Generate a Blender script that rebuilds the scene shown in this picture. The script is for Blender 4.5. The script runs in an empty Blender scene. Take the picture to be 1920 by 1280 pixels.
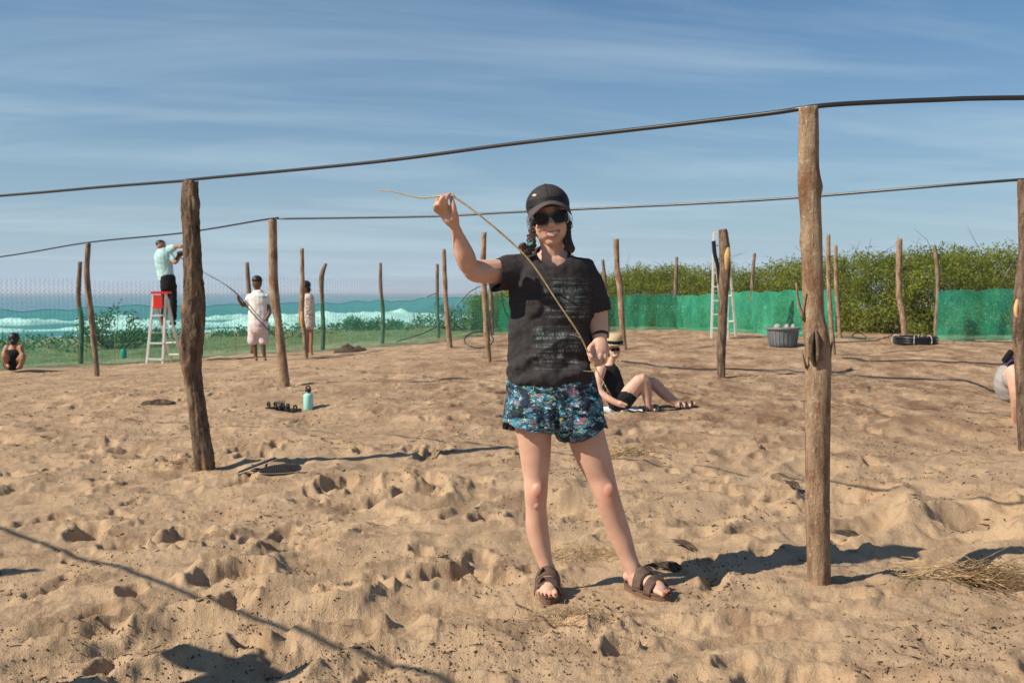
import bpy, math, random
import numpy as np
from mathutils import Vector
random.seed(7); rng = np.random.default_rng(11)
SC = bpy.context.scene; COL = SC.collection
# ------------------------------------------------------------------ camera
F = 1867.0; PITCH = math.atan(92/F); CAMZ = 1.28
cam_d = bpy.data.cameras.new('camera'); cam = bpy.data.objects.new('camera', cam_d); COL.objects.link(cam)
cam.location = (0, 0, CAMZ); cam.rotation_euler = (math.pi/2-PITCH, 0, 0)
cam_d.sensor_width = 36; cam_d.lens = 35.0; cam_d.clip_start = 0.05; cam_d.clip_end = 30000
cam_d.dof.use_dof = True; cam_d.dof.focus_distance = 4.2; cam_d.dof.aperture_fstop = 6.3
SC.camera = cam
# ------------------------------------------------------------------ sky, sun, exposure
SUN_EL = math.radians(40); SH_AZ = math.radians(23)          # shadows run along +X turned 23 deg towards +Y
sd = Vector((-math.cos(SH_AZ)*math.cos(SUN_EL), -math.sin(SH_AZ)*math.cos(SUN_EL), math.sin(SUN_EL)))
world = bpy.data.worlds.new('World'); SC.world = world; world.use_nodes = True
wt = world.node_tree; wt.nodes.clear()
def wn(t, **k):
    n = wt.nodes.new(t)
    for a, b in k.items(): setattr(n, a, b)
    return n
sky = wn('ShaderNodeTexSky', sky_type='NISHITA', sun_disc=False, sun_elevation=SUN_EL,
         sun_rotation=math.atan2(sd.x, sd.y), altitude=0, air_density=1.3, dust_density=0.3, ozone_density=4.0)
geo = wn('ShaderNodeNewGeometry'); tc = wn('ShaderNodeTexCoord')
sep = wn('ShaderNodeSeparateXYZ'); wt.links.new(tc.outputs['Generated'], sep.inputs[0])
def wm(op, a, b, clamp=False):
    n = wn('ShaderNodeMath', operation=op, use_clamp=clamp)
    for i, v in enumerate((a, b)):
        if isinstance(v, (int, float)): n.inputs[i].default_value = v
        else: wt.links.new(v, n.inputs[i])
    return n.outputs[0]
den = wm('ADD', wm('MAXIMUM', sep.outputs[2], 0.0), 0.06)
cx = wm('DIVIDE', sep.outputs[0], den); cy = wm('DIVIDE', sep.outputs[1], den)
comb = wn('ShaderNodeCombineXYZ')
wt.links.new(wm('ADD', wm('MULTIPLY', cx, 0.30), wm('MULTIPLY', cy, 0.10)), comb.inputs[0])
wt.links.new(wm('ADD', wm('MULTIPLY', cy, 0.85), wm('MULTIPLY', cx, -0.22)), comb.inputs[1])
n1 = wn('ShaderNodeTexNoise'); n1.inputs['Scale'].default_value = 1.0; n1.inputs['Detail'].default_value = 9
n1.inputs['Roughness'].default_value = 0.58; n1.inputs['Distortion'].default_value = 0.5
wt.links.new(comb.outputs[0], n1.inputs['Vector'])
cr = wn('ShaderNodeValToRGB'); cr.color_ramp.elements[0].position = 0.44; cr.color_ramp.elements[1].position = 0.76
wt.links.new(n1.outputs['Fac'], cr.inputs[0])
cfac = wm('MULTIPLY', cr.outputs[0], 0.52)
mixc = wn('ShaderNodeMix', data_type='RGBA'); wt.links.new(cfac, mixc.inputs[0])
gain = wn('ShaderNodeMix', data_type='RGBA', blend_type='MULTIPLY'); gain.inputs[0].default_value = 1
wt.links.new(sky.outputs[0], gain.inputs[6]); gain.inputs[7].default_value = (.58, .95, 1.22, 1)
hzf = wm('MULTIPLY', wm('POWER', 2.718, wm('MULTIPLY', wm('MAXIMUM', sep.outputs[2], 0.0), -7.5)), 0.96)      # pale haze low over the horizon, all round
hmix = wn('ShaderNodeMix', data_type='RGBA'); wt.links.new(hzf, hmix.inputs[0]); wt.links.new(gain.outputs[2], hmix.inputs[6]); hmix.inputs[7].default_value = (7.0, 8.7, 10.6, 1)
wt.links.new(hmix.outputs[2], mixc.inputs[6]); mixc.inputs[7].default_value = (8.6, 10.6, 11.8, 1)
bg = wn('ShaderNodeBackground'); bg.inputs[1].default_value = 0.052
wt.links.new(mixc.outputs[2], bg.inputs[0])
wo = wn('ShaderNodeOutputWorld'); wt.links.new(bg.outputs[0], wo.inputs[0])
sun_d = bpy.data.lights.new('sun', 'SUN'); sun_d.energy = 5.0; sun_d.angle = math.radians(0.5); sun_d.color = (1.0, 0.90, 0.75)
sun = bpy.data.objects.new('sun', sun_d); COL.objects.link(sun)
sun.rotation_euler = (-sd).to_track_quat('-Z', 'Y').to_euler(); sun.location = (-8, -4, 12)
SC.view_settings.view_transform = 'Standard'; SC.view_settings.look = 'None'
SC.view_settings.exposure = 0.40; SC.view_settings.gamma = 1.0; SC.view_settings.use_curve_mapping = False

# ------------------------------------------------------------------ pixel rays -> world
CP, SP = math.cos(PITCH), math.sin(PITCH)
def ray(px, py):
    a, b = (px-960)/F, -(py-640)/F
    return np.array([a, CP+b*SP, -SP+b*CP])
def W(px, py, Y):
    d = ray(px, py); return np.array([0, 0, CAMZ])+d*(Y/d[1])
# ------------------------------------------------------------------ numpy noise
_perm = rng.permutation(512); _g = rng.normal(size=(512, 2)); _g /= np.linalg.norm(_g, axis=1)[:, None]
def noise(x, y, s=0):
    xi = np.floor(x).astype(np.int64); yi = np.floor(y).astype(np.int64); xf = x-xi; yf = y-yi
    u = xf*xf*xf*(xf*(xf*6-15)+10); v = yf*yf*yf*(yf*(yf*6-15)+10)
    def g(i, j):
        k = _perm[(_perm[(xi+i+s*37) & 511]+yi+j) & 511]; return _g[k, 0]*(xf-i)+_g[k, 1]*(yf-j)
    a = g(0, 0); b = g(1, 0); c = g(0, 1); d = g(1, 1)
    return (a+(b-a)*u+((c+(d-c)*u)-(a+(b-a)*u))*v)*1.5
def fbm(x, y, o=4, s=0, r=.5):
    t = 0; a = 1
    for i in range(o): t = t+a*noise(x*2**i+i*17.3, y*2**i-i*9.1, s+i); a *= r
    return t
# ------------------------------------------------------------------ terrain
CTRL = np.array([(-2.16,7.0,0),(1.32,4.29,0),(0,4.2,0),(0,2,0),(-3,3,0),(3,3,0),(-5,6,0),(4,6,0.02),(0,8,.02),(3.9,7.87,.05),
 (-6.5,15.6,-.05),(-9,18,-.1),(-8.3,19.2,-.1),(-4.3,22.5,-.01),(-3.1,24,.035),(-1.95,26.4,.08),(-2.9,12.65,.09),(-1.3,21.4,.11),
 (-.4,16.3,.15),(2,18.9,.2),(4.6,27.7,.256),(6.03,24.9,.25),(7,21.6,.27),(2.9,14,.065),(5.5,17.4,.19),(8,20.6,.27),(9.2,21.6,.25),
 (13,22,.25),(0,11,.03),(5.5,12,.06),(-6,10,0),(-0.2,28,.15),(2,28,.2),(9,27,.25),(-13,14,-.1)])
FN = np.array([-.735, .678]); FOFF = .735*8.33+.678*19.2
def sdist(x, y): return FN[0]*x+FN[1]*y-FOFF
def macro(x, y):
    x = np.asarray(x, float); y = np.asarray(y, float); num = 0; den = 0
    for a, b, c in CTRL:
        w = 1/((x-a)**2+(y-b)**2+1.6)**2; num = num+w*c; den = den+w
    s = sdist(x, y)
    z = num/den
    return z + np.interp(s, [-50, 2, 7, 12, 20, 62, 85, 200], [0, 0, -.12, -.5, -1.1, -2.45, -3.6, -6])
RX0, RX1, RY0, RY1, RS = -9.0, 10.0, 1.2, 17.2, .0125
nx, ny = int((RX1-RX0)/RS)+1, int((RY1-RY0)/RS)+1
GX, GY = np.meshgrid(np.linspace(RX0, RX1, nx), np.linspace(RY0, RY1, ny))
FEET = [(0.14, 4.13, .26), (0.53, 4.15, .26)]
def build_raster():
    wx = GX+.16*noise(GX*1.7, GY*1.7, 3)+.05*noise(GX*5, GY*5, 4); wy = GY+.16*noise(GX*1.7, GY*1.7, 5)+.05*noise(GX*5, GY*5, 6)
    h = .05*fbm(wx*.8, wy*.8, 2, 1)
    ca, sa = math.cos(.62), math.sin(.62); ru = wx*ca+wy*sa; rv = -wx*sa+wy*ca
    r1 = 1-np.abs(noise(ru*1.3, rv*2.9, 8))*2.2; h += .056*r1*np.clip(.5+noise(wx*.6, wy*.6, 15), 0, 1.2)
    r2 = 1-np.abs(noise(ru*3.1+5, rv*5.5, 9))*2.2; h += .015*r2*np.clip(.5+1.2*noise(wx*.9+4, wy*.9, 16), 0, 1.3)
    h += .014*fbm(GX*4, GY*4, 3, 31, .55)*np.clip(.55+1.3*noise(GX*.7, GY*.7, 33), .1, 1.3)
    fade = np.clip(1.35-GY/16, .35, 1)
    h *= fade
    def stamp(x, y, ang, a, b, dep, rim, asym):
        R = max(a, b)*2.1
        i0 = max(int((x-R-RX0)/RS), 0); i1 = min(int((x+R-RX0)/RS)+1, nx); j0 = max(int((y-R-RY0)/RS), 0); j1 = min(int((y+R-RY0)/RS)+1, ny)
        if i1 <= i0 or j1 <= j0: return
        X = GX[j0:j1, i0:i1]-x; Y = GY[j0:j1, i0:i1]-y; c, s = math.cos(ang), math.sin(ang)
        u = (X*c+Y*s)/a; v = (-X*s+Y*c)/b; wob = 1+(.45 if R < .5 else .18)*noise(X*6+x*3, Y*6+y*3, 2)+(.25 if R < .5 else .06)*noise(X*17+x, Y*17+y, 4)
        d = np.sqrt(u*u+v*v)*wob
        pit = -dep*(np.clip((1-d)*2.2, 0, 1) if R < .5 else np.clip(1-d*d, 0, 1)**1.3)*(1+asym*u)
        rm = rim*np.exp(-((d-1.15)/.28)**2)*(1-asym*.8*u)
        h[j0:j1, i0:i1] = (h[j0:j1, i0:i1]*(1-.6*np.clip(1.1-d, 0, 1)) if a > .045 else h[j0:j1, i0:i1])+pit+rm
    n = 820
    for k in range(n):
        x = rng.uniform(RX0+.5, RX1-.5); y = RY0+.4+(RY1-RY0-.8)*rng.random()
        if k < 330: x = rng.uniform(-2.9, 1.9)*(y/5.0); 
        if any((x-p[0])**2+(y-p[1])**2 < .33**2 for p in FEET): continue
        far = np.clip(1.25-y/20, .3, 1); L = rng.uniform(.06, .20)
        stamp(x, y, rng.normal(.9, .7), L, L*rng.uniform(.38, .62), rng.uniform(.010, .055)*far, rng.uniform(.004, .018)*far, rng.uniform(-.6, .6))
    for k in range(3500):
        y = 2+9*rng.random()**1.3; x = rng.uniform(-.65, .65)*y
        if noise(np.array(x*.8), np.array(y*.8), 19) < .12: continue
        L = rng.uniform(.009, .026); stamp(x, y, rng.uniform(0, 3), L, L*.8, -L*rng.uniform(.2, .55), 0, 0)
    for px, py, a, b, dep in [(350,1015,.17,.12,.08),(240,1025,.15,.09,.06),(450,1090,.18,.09,.05),(680,1110,.10,.08,.07),(640,925-10,.13,.09,.07),
         (800,905,.17,.14,.06),(880,915,.14,.12,.07),(1590,935,.36,.24,.09),(1850,975,.38,.34,.10),(1770,1075,.34,.15,.05),(80,905,.5,.22,-.05),
         (575,1035,.22,.07,.05),(720,945,.12,.08,.05),(850,1080,.2,.08,.05),(1470,935,.16,.08,.06),(610,1060,.4,.09,-.05),(950,1010,.3,.12,-.03),
         (1180,1000,.28,.18,-.03),(1690,1150,.4,.14,-.03),(1330,985,.25,.18,.05),(530,1015,.12,.06,.06)]:
        p = W(px, py, 5); d = ray(px, py); t = -CAMZ/d[2]; p = d*t
        stamp(p[0], p[1], .6, a, b, dep, abs(dep)*.4, .3)
    for x, y, r in FEET+[(1.33, 4.29, .16), (-2.13, 7.05, .2)]:
        w = np.exp(-(((GX-x)**2+(GY-y)**2)/r**2)**2); h[:] = h*(1-.9*w)
    for x, y in ((1.33, 4.29), (-2.13, 7.05)):
        d2 = (GX-x)**2+(GY-y)**2; h += .022*np.exp(-d2/.11**2)*(1+.8*noise(GX*9, GY*9, 41))
    h += .0055*fbm(GX*12, GY*12, 3, 20, .7)
    e = np.minimum.reduce([GX-RX0, RX1-GX, GY-RY0, RY1-GY]); h *= np.clip(e/1.2, 0, 1)
    return h
HR = build_raster()
def hgt(x, y):
    x = np.asarray(x, float); y = np.asarray(y, float)
    u = np.clip((x-RX0)/RS, 0, nx-1.001); v = np.clip((y-RY0)/RS, 0, ny-1.001)
    i = u.astype(int); j = v.astype(int); fu = u-i; fv = v-j
    h = HR[j, i]*(1-fu)*(1-fv)+HR[j, i+1]*fu*(1-fv)+HR[j+1, i]*(1-fu)*fv+HR[j+1, i+1]*fu*fv
    inside = (x > RX0) & (x < RX1) & (y > RY0) & (y < RY1)
    e = np.minimum.reduce([x-RX0, RX1-x, y-RY0, RY1-y])
    out = .03*fbm(x*1.1, y*1.1, 3, 30)*np.clip(1-e/1.2, 0, 1)
    return macro(x, y)+np.where(inside, h, 0)+out
def hz(x, y): return float(hgt(np.array([x]), np.array([y]))[0])
def G(px, py):
    d = ray(px, py); z = 0.0
    for _ in range(12):
        t = (z-CAMZ)/d[2]; p = d*t; z = .5*z+.5*float(macro(p[0], p[1]))
    return np.array([p[0], p[1], hz(p[0], p[1])])

# ------------------------------------------------------------------ mesh helpers
def mesh_np(name, v, f, smooth=True):
    v = np.asarray(v, np.float32); me = bpy.data.meshes.new(name)
    if isinstance(f, np.ndarray):
        k = f.shape[1]; me.vertices.add(len(v)); me.vertices.foreach_set('co', v.ravel())
        me.loops.add(f.size); me.loops.foreach_set('vertex_index', f.astype(np.int32).ravel())
        me.polygons.add(len(f)); me.polygons.foreach_set('loop_start', np.arange(0, f.size, k, dtype=np.int32))
        me.polygons.foreach_set('loop_total', np.full(len(f), k, np.int32))
        me.update(calc_edges=True)
    else: me.from_pydata([tuple(map(float, q)) for q in v], [], [tuple(int(i) for i in q) for q in f]); me.update()
    if smooth: me.polygons.foreach_set('use_smooth', np.ones(len(me.polygons), bool))
    return me
def obj(name, me, mat, parent=None):
    o = bpy.data.objects.new(name, me); COL.objects.link(o)
    if mat is not None:
        me.materials.clear()
        for m in (mat if isinstance(mat, (list, tuple)) else [mat]): me.materials.append(m)
    if parent is not None: o.parent = parent; o.matrix_parent_inverse = parent.matrix_basis.inverted()
    return o
def tag(o, label, cat, group=None):
    o['label'] = label; o['category'] = cat
    if group: o['group'] = group
    return o
def empty(name, loc, label, cat, group=None):
    o = bpy.data.objects.new(name, None); COL.objects.link(o); o.location = tuple(map(float, loc)); o.empty_display_size = .1
    return tag(o, label, cat, group)
def struct(o): o['kind'] = 'structure'; return o
def stuff(o): o['kind'] = 'stuff'; return o
class MB:
    """collects closed shapes into one mesh"""
    def __init__(s): s.v = []; s.f = []; s.n = 0
    def add(s, v, f):
        s.v += [tuple(map(float, q)) for q in v]; s.f += [tuple(int(i)+s.n for i in q) for q in f]; s.n = len(s.v); return s
    def mesh(s, name='m', smooth=True): return mesh_np(name, s.v, s.f, smooth)
def unit(v): v = np.asarray(v, float); return v/(np.linalg.norm(v)+1e-12)
def catmull(P, n):
    P = np.asarray(P, float); m = len(P)
    if m == 2: t = np.linspace(0, 1, n)[:, None]; return P[0]*(1-t)+P[1]*t
    Q = np.vstack([2*P[0]-P[1], P, 2*P[-1]-P[-2]]); out = []
    for t in np.linspace(0, m-1, n):
        i = min(int(t), m-2); u = t-i; a, b, c, d = Q[i:i+4]
        out.append(.5*((2*b)+(c-a)*u+(2*a-5*b+4*c-d)*u*u+(3*b-a-3*c+d)*u**3))
    return np.array(out)
def tube(P, R, n=12, k=1.0, ref=(0, 1, 0), cap=True, radial=None):
    """closed tube round polyline P; ring radius R in the ref-perpendicular axis, R*k along ref"""
    P = np.asarray(P, float); R = np.broadcast_to(np.asarray(R, float), (len(P),)); ref = np.asarray(ref, float)
    T = np.gradient(P, axis=0); v = []; e2p = None
    a = np.linspace(0, 2*math.pi, n, endpoint=False)
    for i in range(len(P)):
        t = unit(T[i]); e2 = ref-t*np.dot(ref, t)
        if np.linalg.norm(e2) < .25: e2 = (e2p if e2p is not None else np.array([.3, .2, 1.]))*1.0; e2 = e2-t*np.dot(e2, t)
        e2 = unit(e2); e2p = e2; e1 = np.cross(e2, t)
        kk = k[i] if hasattr(k, '__len__') else k
        rr = R[i]*(radial(i, a) if radial else 1)
        v.append(P[i]+np.outer(np.cos(a)*rr, e1)+np.outer(np.sin(a)*rr*kk, e2))
    v = np.vstack(v); m = len(P); f = []
    for i in range(m-1):
        for j in range(n): f.append((i*n+j, i*n+(j+1) % n, (i+1)*n+(j+1) % n, (i+1)*n+j))
    if cap: f.append(tuple(range(n-1, -1, -1))); f.append(tuple(range((m-1)*n, m*n)))
    return v, f
def rtube(P, R, n=14, seg=4, k=1.0, ref=(0, 1, 0)):
    """smooth tube through few points with rounded ends"""
    P = np.asarray(P, float); R = np.asarray(R, float); m = (len(P)-1)*seg+1
    Q = catmull(np.column_stack([P, R, (np.asarray(k) if hasattr(k, '__len__') else np.full(len(P), k))]), m)
    p, r, kk = Q[:, :3], np.maximum(Q[:, 3], 1e-4), Q[:, 4]
    t0 = unit(p[0]-p[1]); t1 = unit(p[-1]-p[-2]); A = []; B = []
    for q in (0.98, .8, .45): A.append((p[0]+t0*r[0]*.6*q, r[0]*math.sqrt(max(1-q*q, .01)), kk[0])); B.append((p[-1]+t1*r[-1]*.6*q, r[-1]*math.sqrt(max(1-q*q, .01)), kk[-1]))
    p2 = np.vstack([[a[0] for a in A], p, [b[0] for b in B[::-1]]]); r2 = np.concatenate([[a[1] for a in A], r, [b[1] for b in B[::-1]]])
    k2 = np.concatenate([[a[2] for a in A], kk, [b[2] for b in B[::-1]]])
    return tube(p2, r2, n, k2, ref)
def ball(c, r, M=None, nu=14, nv=9):
    r = np.broadcast_to(np.asarray(r, float), (3,)); v = [(0, 0, -1)]
    for i in range(1, nv):
        ph = -math.pi/2+math.pi*i/nv
        for j in range(nu): th = 2*math.pi*j/nu; v.append((math.cos(ph)*math.cos(th), math.cos(ph)*math.sin(th), math.sin(ph)))
    v.append((0, 0, 1)); v = np.array(v)*r
    if M is not None: v = v@np.asarray(M)
    f = [(0, 1+(j+1) % nu, 1+j) for j in range(nu)]
    for i in range(nv-2):
        for j in range(nu): a = 1+i*nu; f.append((a+j, a+(j+1) % nu, a+nu+(j+1) % nu, a+nu+j))
    L = len(v)-1; a = 1+(nv-2)*nu; f += [(a+j, a+(j+1) % nu, L) for j in range(nu)]
    return v+np.asarray(c), f
def box(c, s, M=None):
    v = np.array([(x, y, z) for x in (-.5, .5) for y in (-.5, .5) for z in (-.5, .5)])*np.asarray(s)
    if M is not None: v = v@np.asarray(M)
    return v+np.asarray(c), [(0, 1, 3, 2), (4, 6, 7, 5), (0, 4, 5, 1), (2, 3, 7, 6), (0, 2, 6, 4), (1, 5, 7, 3)]
def bar(a, b, w, h, up=(0, 0, 1)):
    a = np.asarray(a, float); b = np.asarray(b, float); t = unit(b-a); s = unit(np.cross(t, up)); u = np.cross(s, t)
    M = np.array([t, s, u]); return box((a+b)/2, (np.linalg.norm(b-a), w, h), M)
def slab(out, z0, z1, M=None, c=(0, 0, 0)):
    n = len(out); v = np.array([(x, y, z0) for x, y in out]+[(x, y, z1) for x, y in out], float)
    if M is not None: v = v@np.asarray(M)
    f = [tuple(range(n-1, -1, -1)), tuple(range(n, 2*n))]+[(i, (i+1) % n, n+(i+1) % n, n+i) for i in range(n)]
    return v+np.asarray(c), f
def remesh(mb, voxel, smooth=3, cut=None, thick=0, disp=None):
    o = bpy.data.objects.new('tmp', mb.mesh('tmp')); COL.objects.link(o)
    m = o.modifiers.new('r', 'REMESH'); m.mode = 'VOXEL'; m.voxel_size = voxel; m.use_smooth_shade = True
    if smooth: s = o.modifiers.new('s', 'SMOOTH'); s.factor = .5; s.iterations = smooth
    me = bpy.data.meshes.new_from_object(o.evaluated_get(bpy.context.evaluated_depsgraph_get()))
    bpy.data.objects.remove(o)
    if disp is not None:
        n = len(me.vertices); co = np.empty(n*3, np.float32); no = np.empty(n*3, np.float32)
        me.vertices.foreach_get('co', co); me.vertices.foreach_get('normal', no); co = co.reshape(-1, 3); no = no.reshape(-1, 3)
        me.vertices.foreach_set('co', (co+no*disp(co)[:, None]).astype(np.float32).ravel())
    if cut is not None:
        import bmesh
        bm = bmesh.new(); bm.from_mesh(me)
        bmesh.ops.delete(bm, geom=[v for v in bm.verts if cut(v.co)], context='VERTS')
        for _ in range(2):
            bv = [v for v in bm.verts if v.is_boundary]
            bmesh.ops.smooth_vert(bm, verts=bv, factor=.5, use_axis_x=True, use_axis_y=True, use_axis_z=True)
        bm.to_mesh(me); bm.free()
    me.polygons.foreach_set('use_smooth', np.ones(len(me.polygons), bool)); me.update()
    return me
def solidify(o, t):
    m = o.modifiers.new('s', 'SOLIDIFY'); m.thickness = t; m.offset = -1; return o

# ------------------------------------------------------------------ materials
def mat(name, col=(.5, .5, .5), rough=.7, **kw):
    m = bpy.data.materials.new(name); m.use_nodes = True; b = m.node_tree.nodes['Principled BSDF']
    b.inputs['Base Color'].default_value = (*col, 1); b.inputs['Roughness'].default_value = rough
    b.inputs['Specular IOR Level'].default_value = kw.get('spec', .3); b.inputs['Metallic'].default_value = kw.get('metal', 0)
    if kw.get('sss'):
        b.inputs['Subsurface Weight'].default_value = kw['sss']; b.inputs['Subsurface Radius'].default_value = (.012, .005, .003); b.inputs['Subsurface Scale'].default_value = 1
    return m
class N:
    def __init__(s, m): s.t = m.node_tree; s.b = s.t.nodes['Principled BSDF']
    def n(s, ty, **k):
        q = s.t.nodes.new(ty)
        for a, b in k.items():
            if a.startswith('i_'): q.inputs[a[2:].replace('_', ' ')].default_value = b
            else: setattr(q, a, b)
        return q
    def l(s, a, b): s.t.links.new(a, b)
    def noise(s, scale, det=4, rough=.5, vec=None, stretch=None, dist=0):
        q = s.n('ShaderNodeTexNoise', i_Scale=scale, i_Detail=det, i_Roughness=rough, i_Distortion=dist)
        if vec is None: vec = s.n('ShaderNodeTexCoord').outputs['Object']
        if stretch: mp = s.n('ShaderNodeMapping'); mp.inputs['Scale'].default_value = stretch; s.l(vec, mp.inputs[0]); vec = mp.outputs[0]
        s.l(vec, q.inputs['Vector']); return q.outputs['Fac']
    def ramp(s, fac, stops):
        q = s.n('ShaderNodeValToRGB'); e = q.color_ramp.elements
        while len(e) < len(stops): e.new(.5)
        for i, (p, c) in enumerate(stops): e[i].position = p; e[i].color = (*c, 1) if len(c) == 3 else c
        s.l(fac, q.inputs[0]); return q.outputs[0]
    def mix(s, fac, a, b, bt='MIX'):
        q = s.n('ShaderNodeMix', data_type='RGBA', blend_type=bt)
        for i, v in ((0, fac), (6, a), (7, b)):
            if isinstance(v, (int, float)): q.inputs[i].default_value = v
            elif isinstance(v, tuple): q.inputs[i].default_value = (*v, 1)
            else: s.l(v, q.inputs[i])
        return q.outputs[2]
    def bump(s, h, st, d=.01):
        q = s.n('ShaderNodeBump', i_Strength=st, i_Distance=d); s.l(h, q.inputs['Height']); s.l(q.outputs[0], s.b.inputs['Normal'])
    def col(s, c): s.l(c, s.b.inputs['Base Color'])
def bw(a, b): return [(a, (0, 0, 0)), (b, (1, 1, 1))]
def vmat(name, c0, c1, scale, rough=.8, bump=0, stretch=None, spec=.2, det=4, lo=.35, hi=.65, **kw):
    m = mat(name, c0, rough, spec=spec, **kw); q = N(m); f = q.noise(scale, det, .55, stretch=stretch)
    q.col(q.ramp(f, [(lo, c0), (hi, c1)]))
    if bump: q.bump(f, bump, .01)
    return m
M_SAND = mat('sand', rough=.95, spec=.1); q = N(M_SAND)
big = q.noise(.55, 5, .6); fine = q.noise(160, 3, .7); med = q.noise(7, 6, .65); spk = q.noise(55, 5, .75)
c = q.ramp(med, [(.3, (.40, .268, .158)), (.7, (.52, .365, .222))])
c = q.mix(q.ramp(fine, bw(.3, .75)), c, (.57, .41, .262))
at = q.n('ShaderNodeAttribute', attribute_name='soil').outputs['Fac']
soilm = q.n('ShaderNodeMath', operation='MULTIPLY'); q.l(at, soilm.inputs[0]); q.l(q.ramp(q.noise(2.6, 7, .7, stretch=(1, .5, 1)), bw(.36, .62)), soilm.inputs[1])
dp_ = q.noise(3.4, 7, .68, dist=.6); c = q.mix(q.ramp(dp_, [(.51, (0, 0, 0)), (.60, (.5, .5, .5))]), c, (.26, .165, .10))
c = q.mix(soilm.outputs[0], c, (.20, .115, .068))
c = q.mix(q.ramp(spk, [(.62, (0, 0, 0)), (.70, (.8, .8, .8))]), c, (.12, .075, .05))
gr = q.n('ShaderNodeAttribute', attribute_name='grassy').outputs['Fac']
c = q.mix(gr, c, q.ramp(q.noise(3, 6, .7), [(.35, (.12, .12, .045)), (.65, (.34, .27, .14))]))
q.col(c); hb = q.mix(.6, fine, q.noise(38, 6, .75)); q.bump(hb, .85, .025)
M_BARK = mat('bark_tan', rough=.9, spec=.15); q = N(M_BARK)
f1 = q.noise(24, 8, .72, stretch=(1, 1, .22)); f2 = q.noise(60, 6, .7, stretch=(1, 1, .6)); f3 = q.noise(9, 5, .6, stretch=(1, 1, .5))
c = q.ramp(f1, [(.30, (.085, .05, .03)), (.48, (.25, .16, .098)), (.70, (.40, .285, .185))])
c = q.mix(q.ramp(q.noise(5, 6, .7, stretch=(1, 1, .5)), [(.48, (0, 0, 0)), (.60, (.75, .75, .75))]), c, (.43, .31, .20)); c = q.mix(q.ramp(f2, bw(.57, .66)), c, (.52, .42, .30)); c = q.mix(q.ramp(f3, [(.55, (0, 0, 0)), (.62, (.7, .7, .7))]), c, (.19, .085, .042))
q.col(c); q.bump(q.mix(.45, f1, f2), 1.0, .03)
M_BARKD = mat('bark_dark', rough=.92, spec=.12); q = N(M_BARKD)
f1 = q.noise(20, 8, .75, stretch=(1, 1, .25)); f2 = q.noise(45, 6, .7); f3 = q.noise(6, 5, .65, stretch=(1, 1, .45))
c = q.ramp(f1, [(.35, (.03, .021, .016)), (.5, (.17, .115, .078)), (.68, (.34, .25, .175))])
c = q.mix(q.ramp(f3, [(.58, (0, 0, 0)), (.64, (.7, .7, .7))]), c, (.40, .21, .09)); c = q.mix(q.ramp(f2, bw(.62, .72)), c, (.42, .32, .21))
q.col(c); q.bump(q.mix(.5, f1, f2), 1.0, .045)
M_BARKG = vmat('bark_grey', (.085, .058, .04), (.30, .215, .15), 26, .9, 1.0, (1, 1, .2), .12, 7)
M_WOODRAW = vmat('raw_wood', (.42, .22, .08), (.62, .40, .18), 12, .8, .5, (1, 1, .2))
M_PIPE = mat('black_pipe', (.018, .018, .02), .32, spec=.5)
M_ALU = mat('aluminium', (.74, .71, .66), .42, metal=.25, spec=.5)
M_RED = mat('red_plastic', (.62, .035, .02), .4)
M_SKIN = mat('skin', (.56, .315, .225), .5, spec=.35, sss=.15); q = N(M_SKIN)
skc = q.ramp(q.noise(14, 5, .65), [(.3, (.52, .295, .205)), (.7, (.62, .38, .28))])
for kp_ in ((.107, 4.15, .44), (.41, 4.15, .44)):
    tk = q.n('ShaderNodeTexCoord').outputs['Object']; vd = q.n('ShaderNodeVectorMath', operation='DISTANCE'); q.l(tk, vd.inputs[0]); vd.inputs[1].default_value = kp_
    skc = q.mix(q.ramp(vd.outputs['Value'], [(.01, (.55, .55, .55)), (.075, (0, 0, 0))]), skc, (.52, .20, .14))
q.col(skc); q.bump(q.noise(300, 2, .5), .12, .002)
M_SKINT = mat('skin_tan', (.33, .17, .10), .5, spec=.3); M_SKIND = mat('skin_brown', (.15, .07, .04), .5, spec=.3)
M_SHIRT = mat('shirt_charcoal', rough=.92, spec=.08); q = N(M_SHIRT)
tcw = q.n('ShaderNodeTexCoord').outputs['Object']; sx = q.n('ShaderNodeSeparateXYZ'); q.l(tcw, sx.inputs[0])
def rng_mask(q, s, lo, hi, e):
    a = q.n('ShaderNodeMapRange', interpolation_type='SMOOTHSTEP'); q.l(s, a.inputs[0]); a.inputs[1].default_value = lo; a.inputs[2].default_value = lo+e
    b = q.n('ShaderNodeMapRange', interpolation_type='SMOOTHSTEP'); q.l(s, b.inputs[0]); b.inputs[1].default_value = hi; b.inputs[2].default_value = hi-e
    m = q.n('ShaderNodeMath', operation='MULTIPLY'); q.l(a.outputs[0], m.inputs[0]); q.l(b.outputs[0], m.inputs[1]); return m.outputs[0]
def mul(q, a, b):
    m = q.n('ShaderNodeMath', operation='MULTIPLY', use_clamp=True)
    for i, v in enumerate((a, b)):
        if isinstance(v, (int, float)): m.inputs[i].default_value = v
        else: q.l(v, m.inputs[i])
    return m.outputs[0]
def add(q, a, b): m = q.n('ShaderNodeMath', operation='ADD', use_clamp=True); q.l(a, m.inputs[0]); q.l(b, m.inputs[1]); return m.outputs[0]
pr = add(q, mul(q, rng_mask(q, sx.outputs[2], 1.16, 1.345, .02), rng_mask(q, sx.outputs[0], .11, .335, .05)),
            mul(q, rng_mask(q, sx.outputs[2], .955, 1.15, .02), rng_mask(q, sx.outputs[0], .07, .30, .04)))
bars = q.ramp(q.noise(9, 4, .65, stretch=(.35, .0, 7)), bw(.46, .54)); gaps = q.ramp(q.noise(14, 4, .7, stretch=(3.0, 0, .8)), bw(.40, .52))
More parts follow.
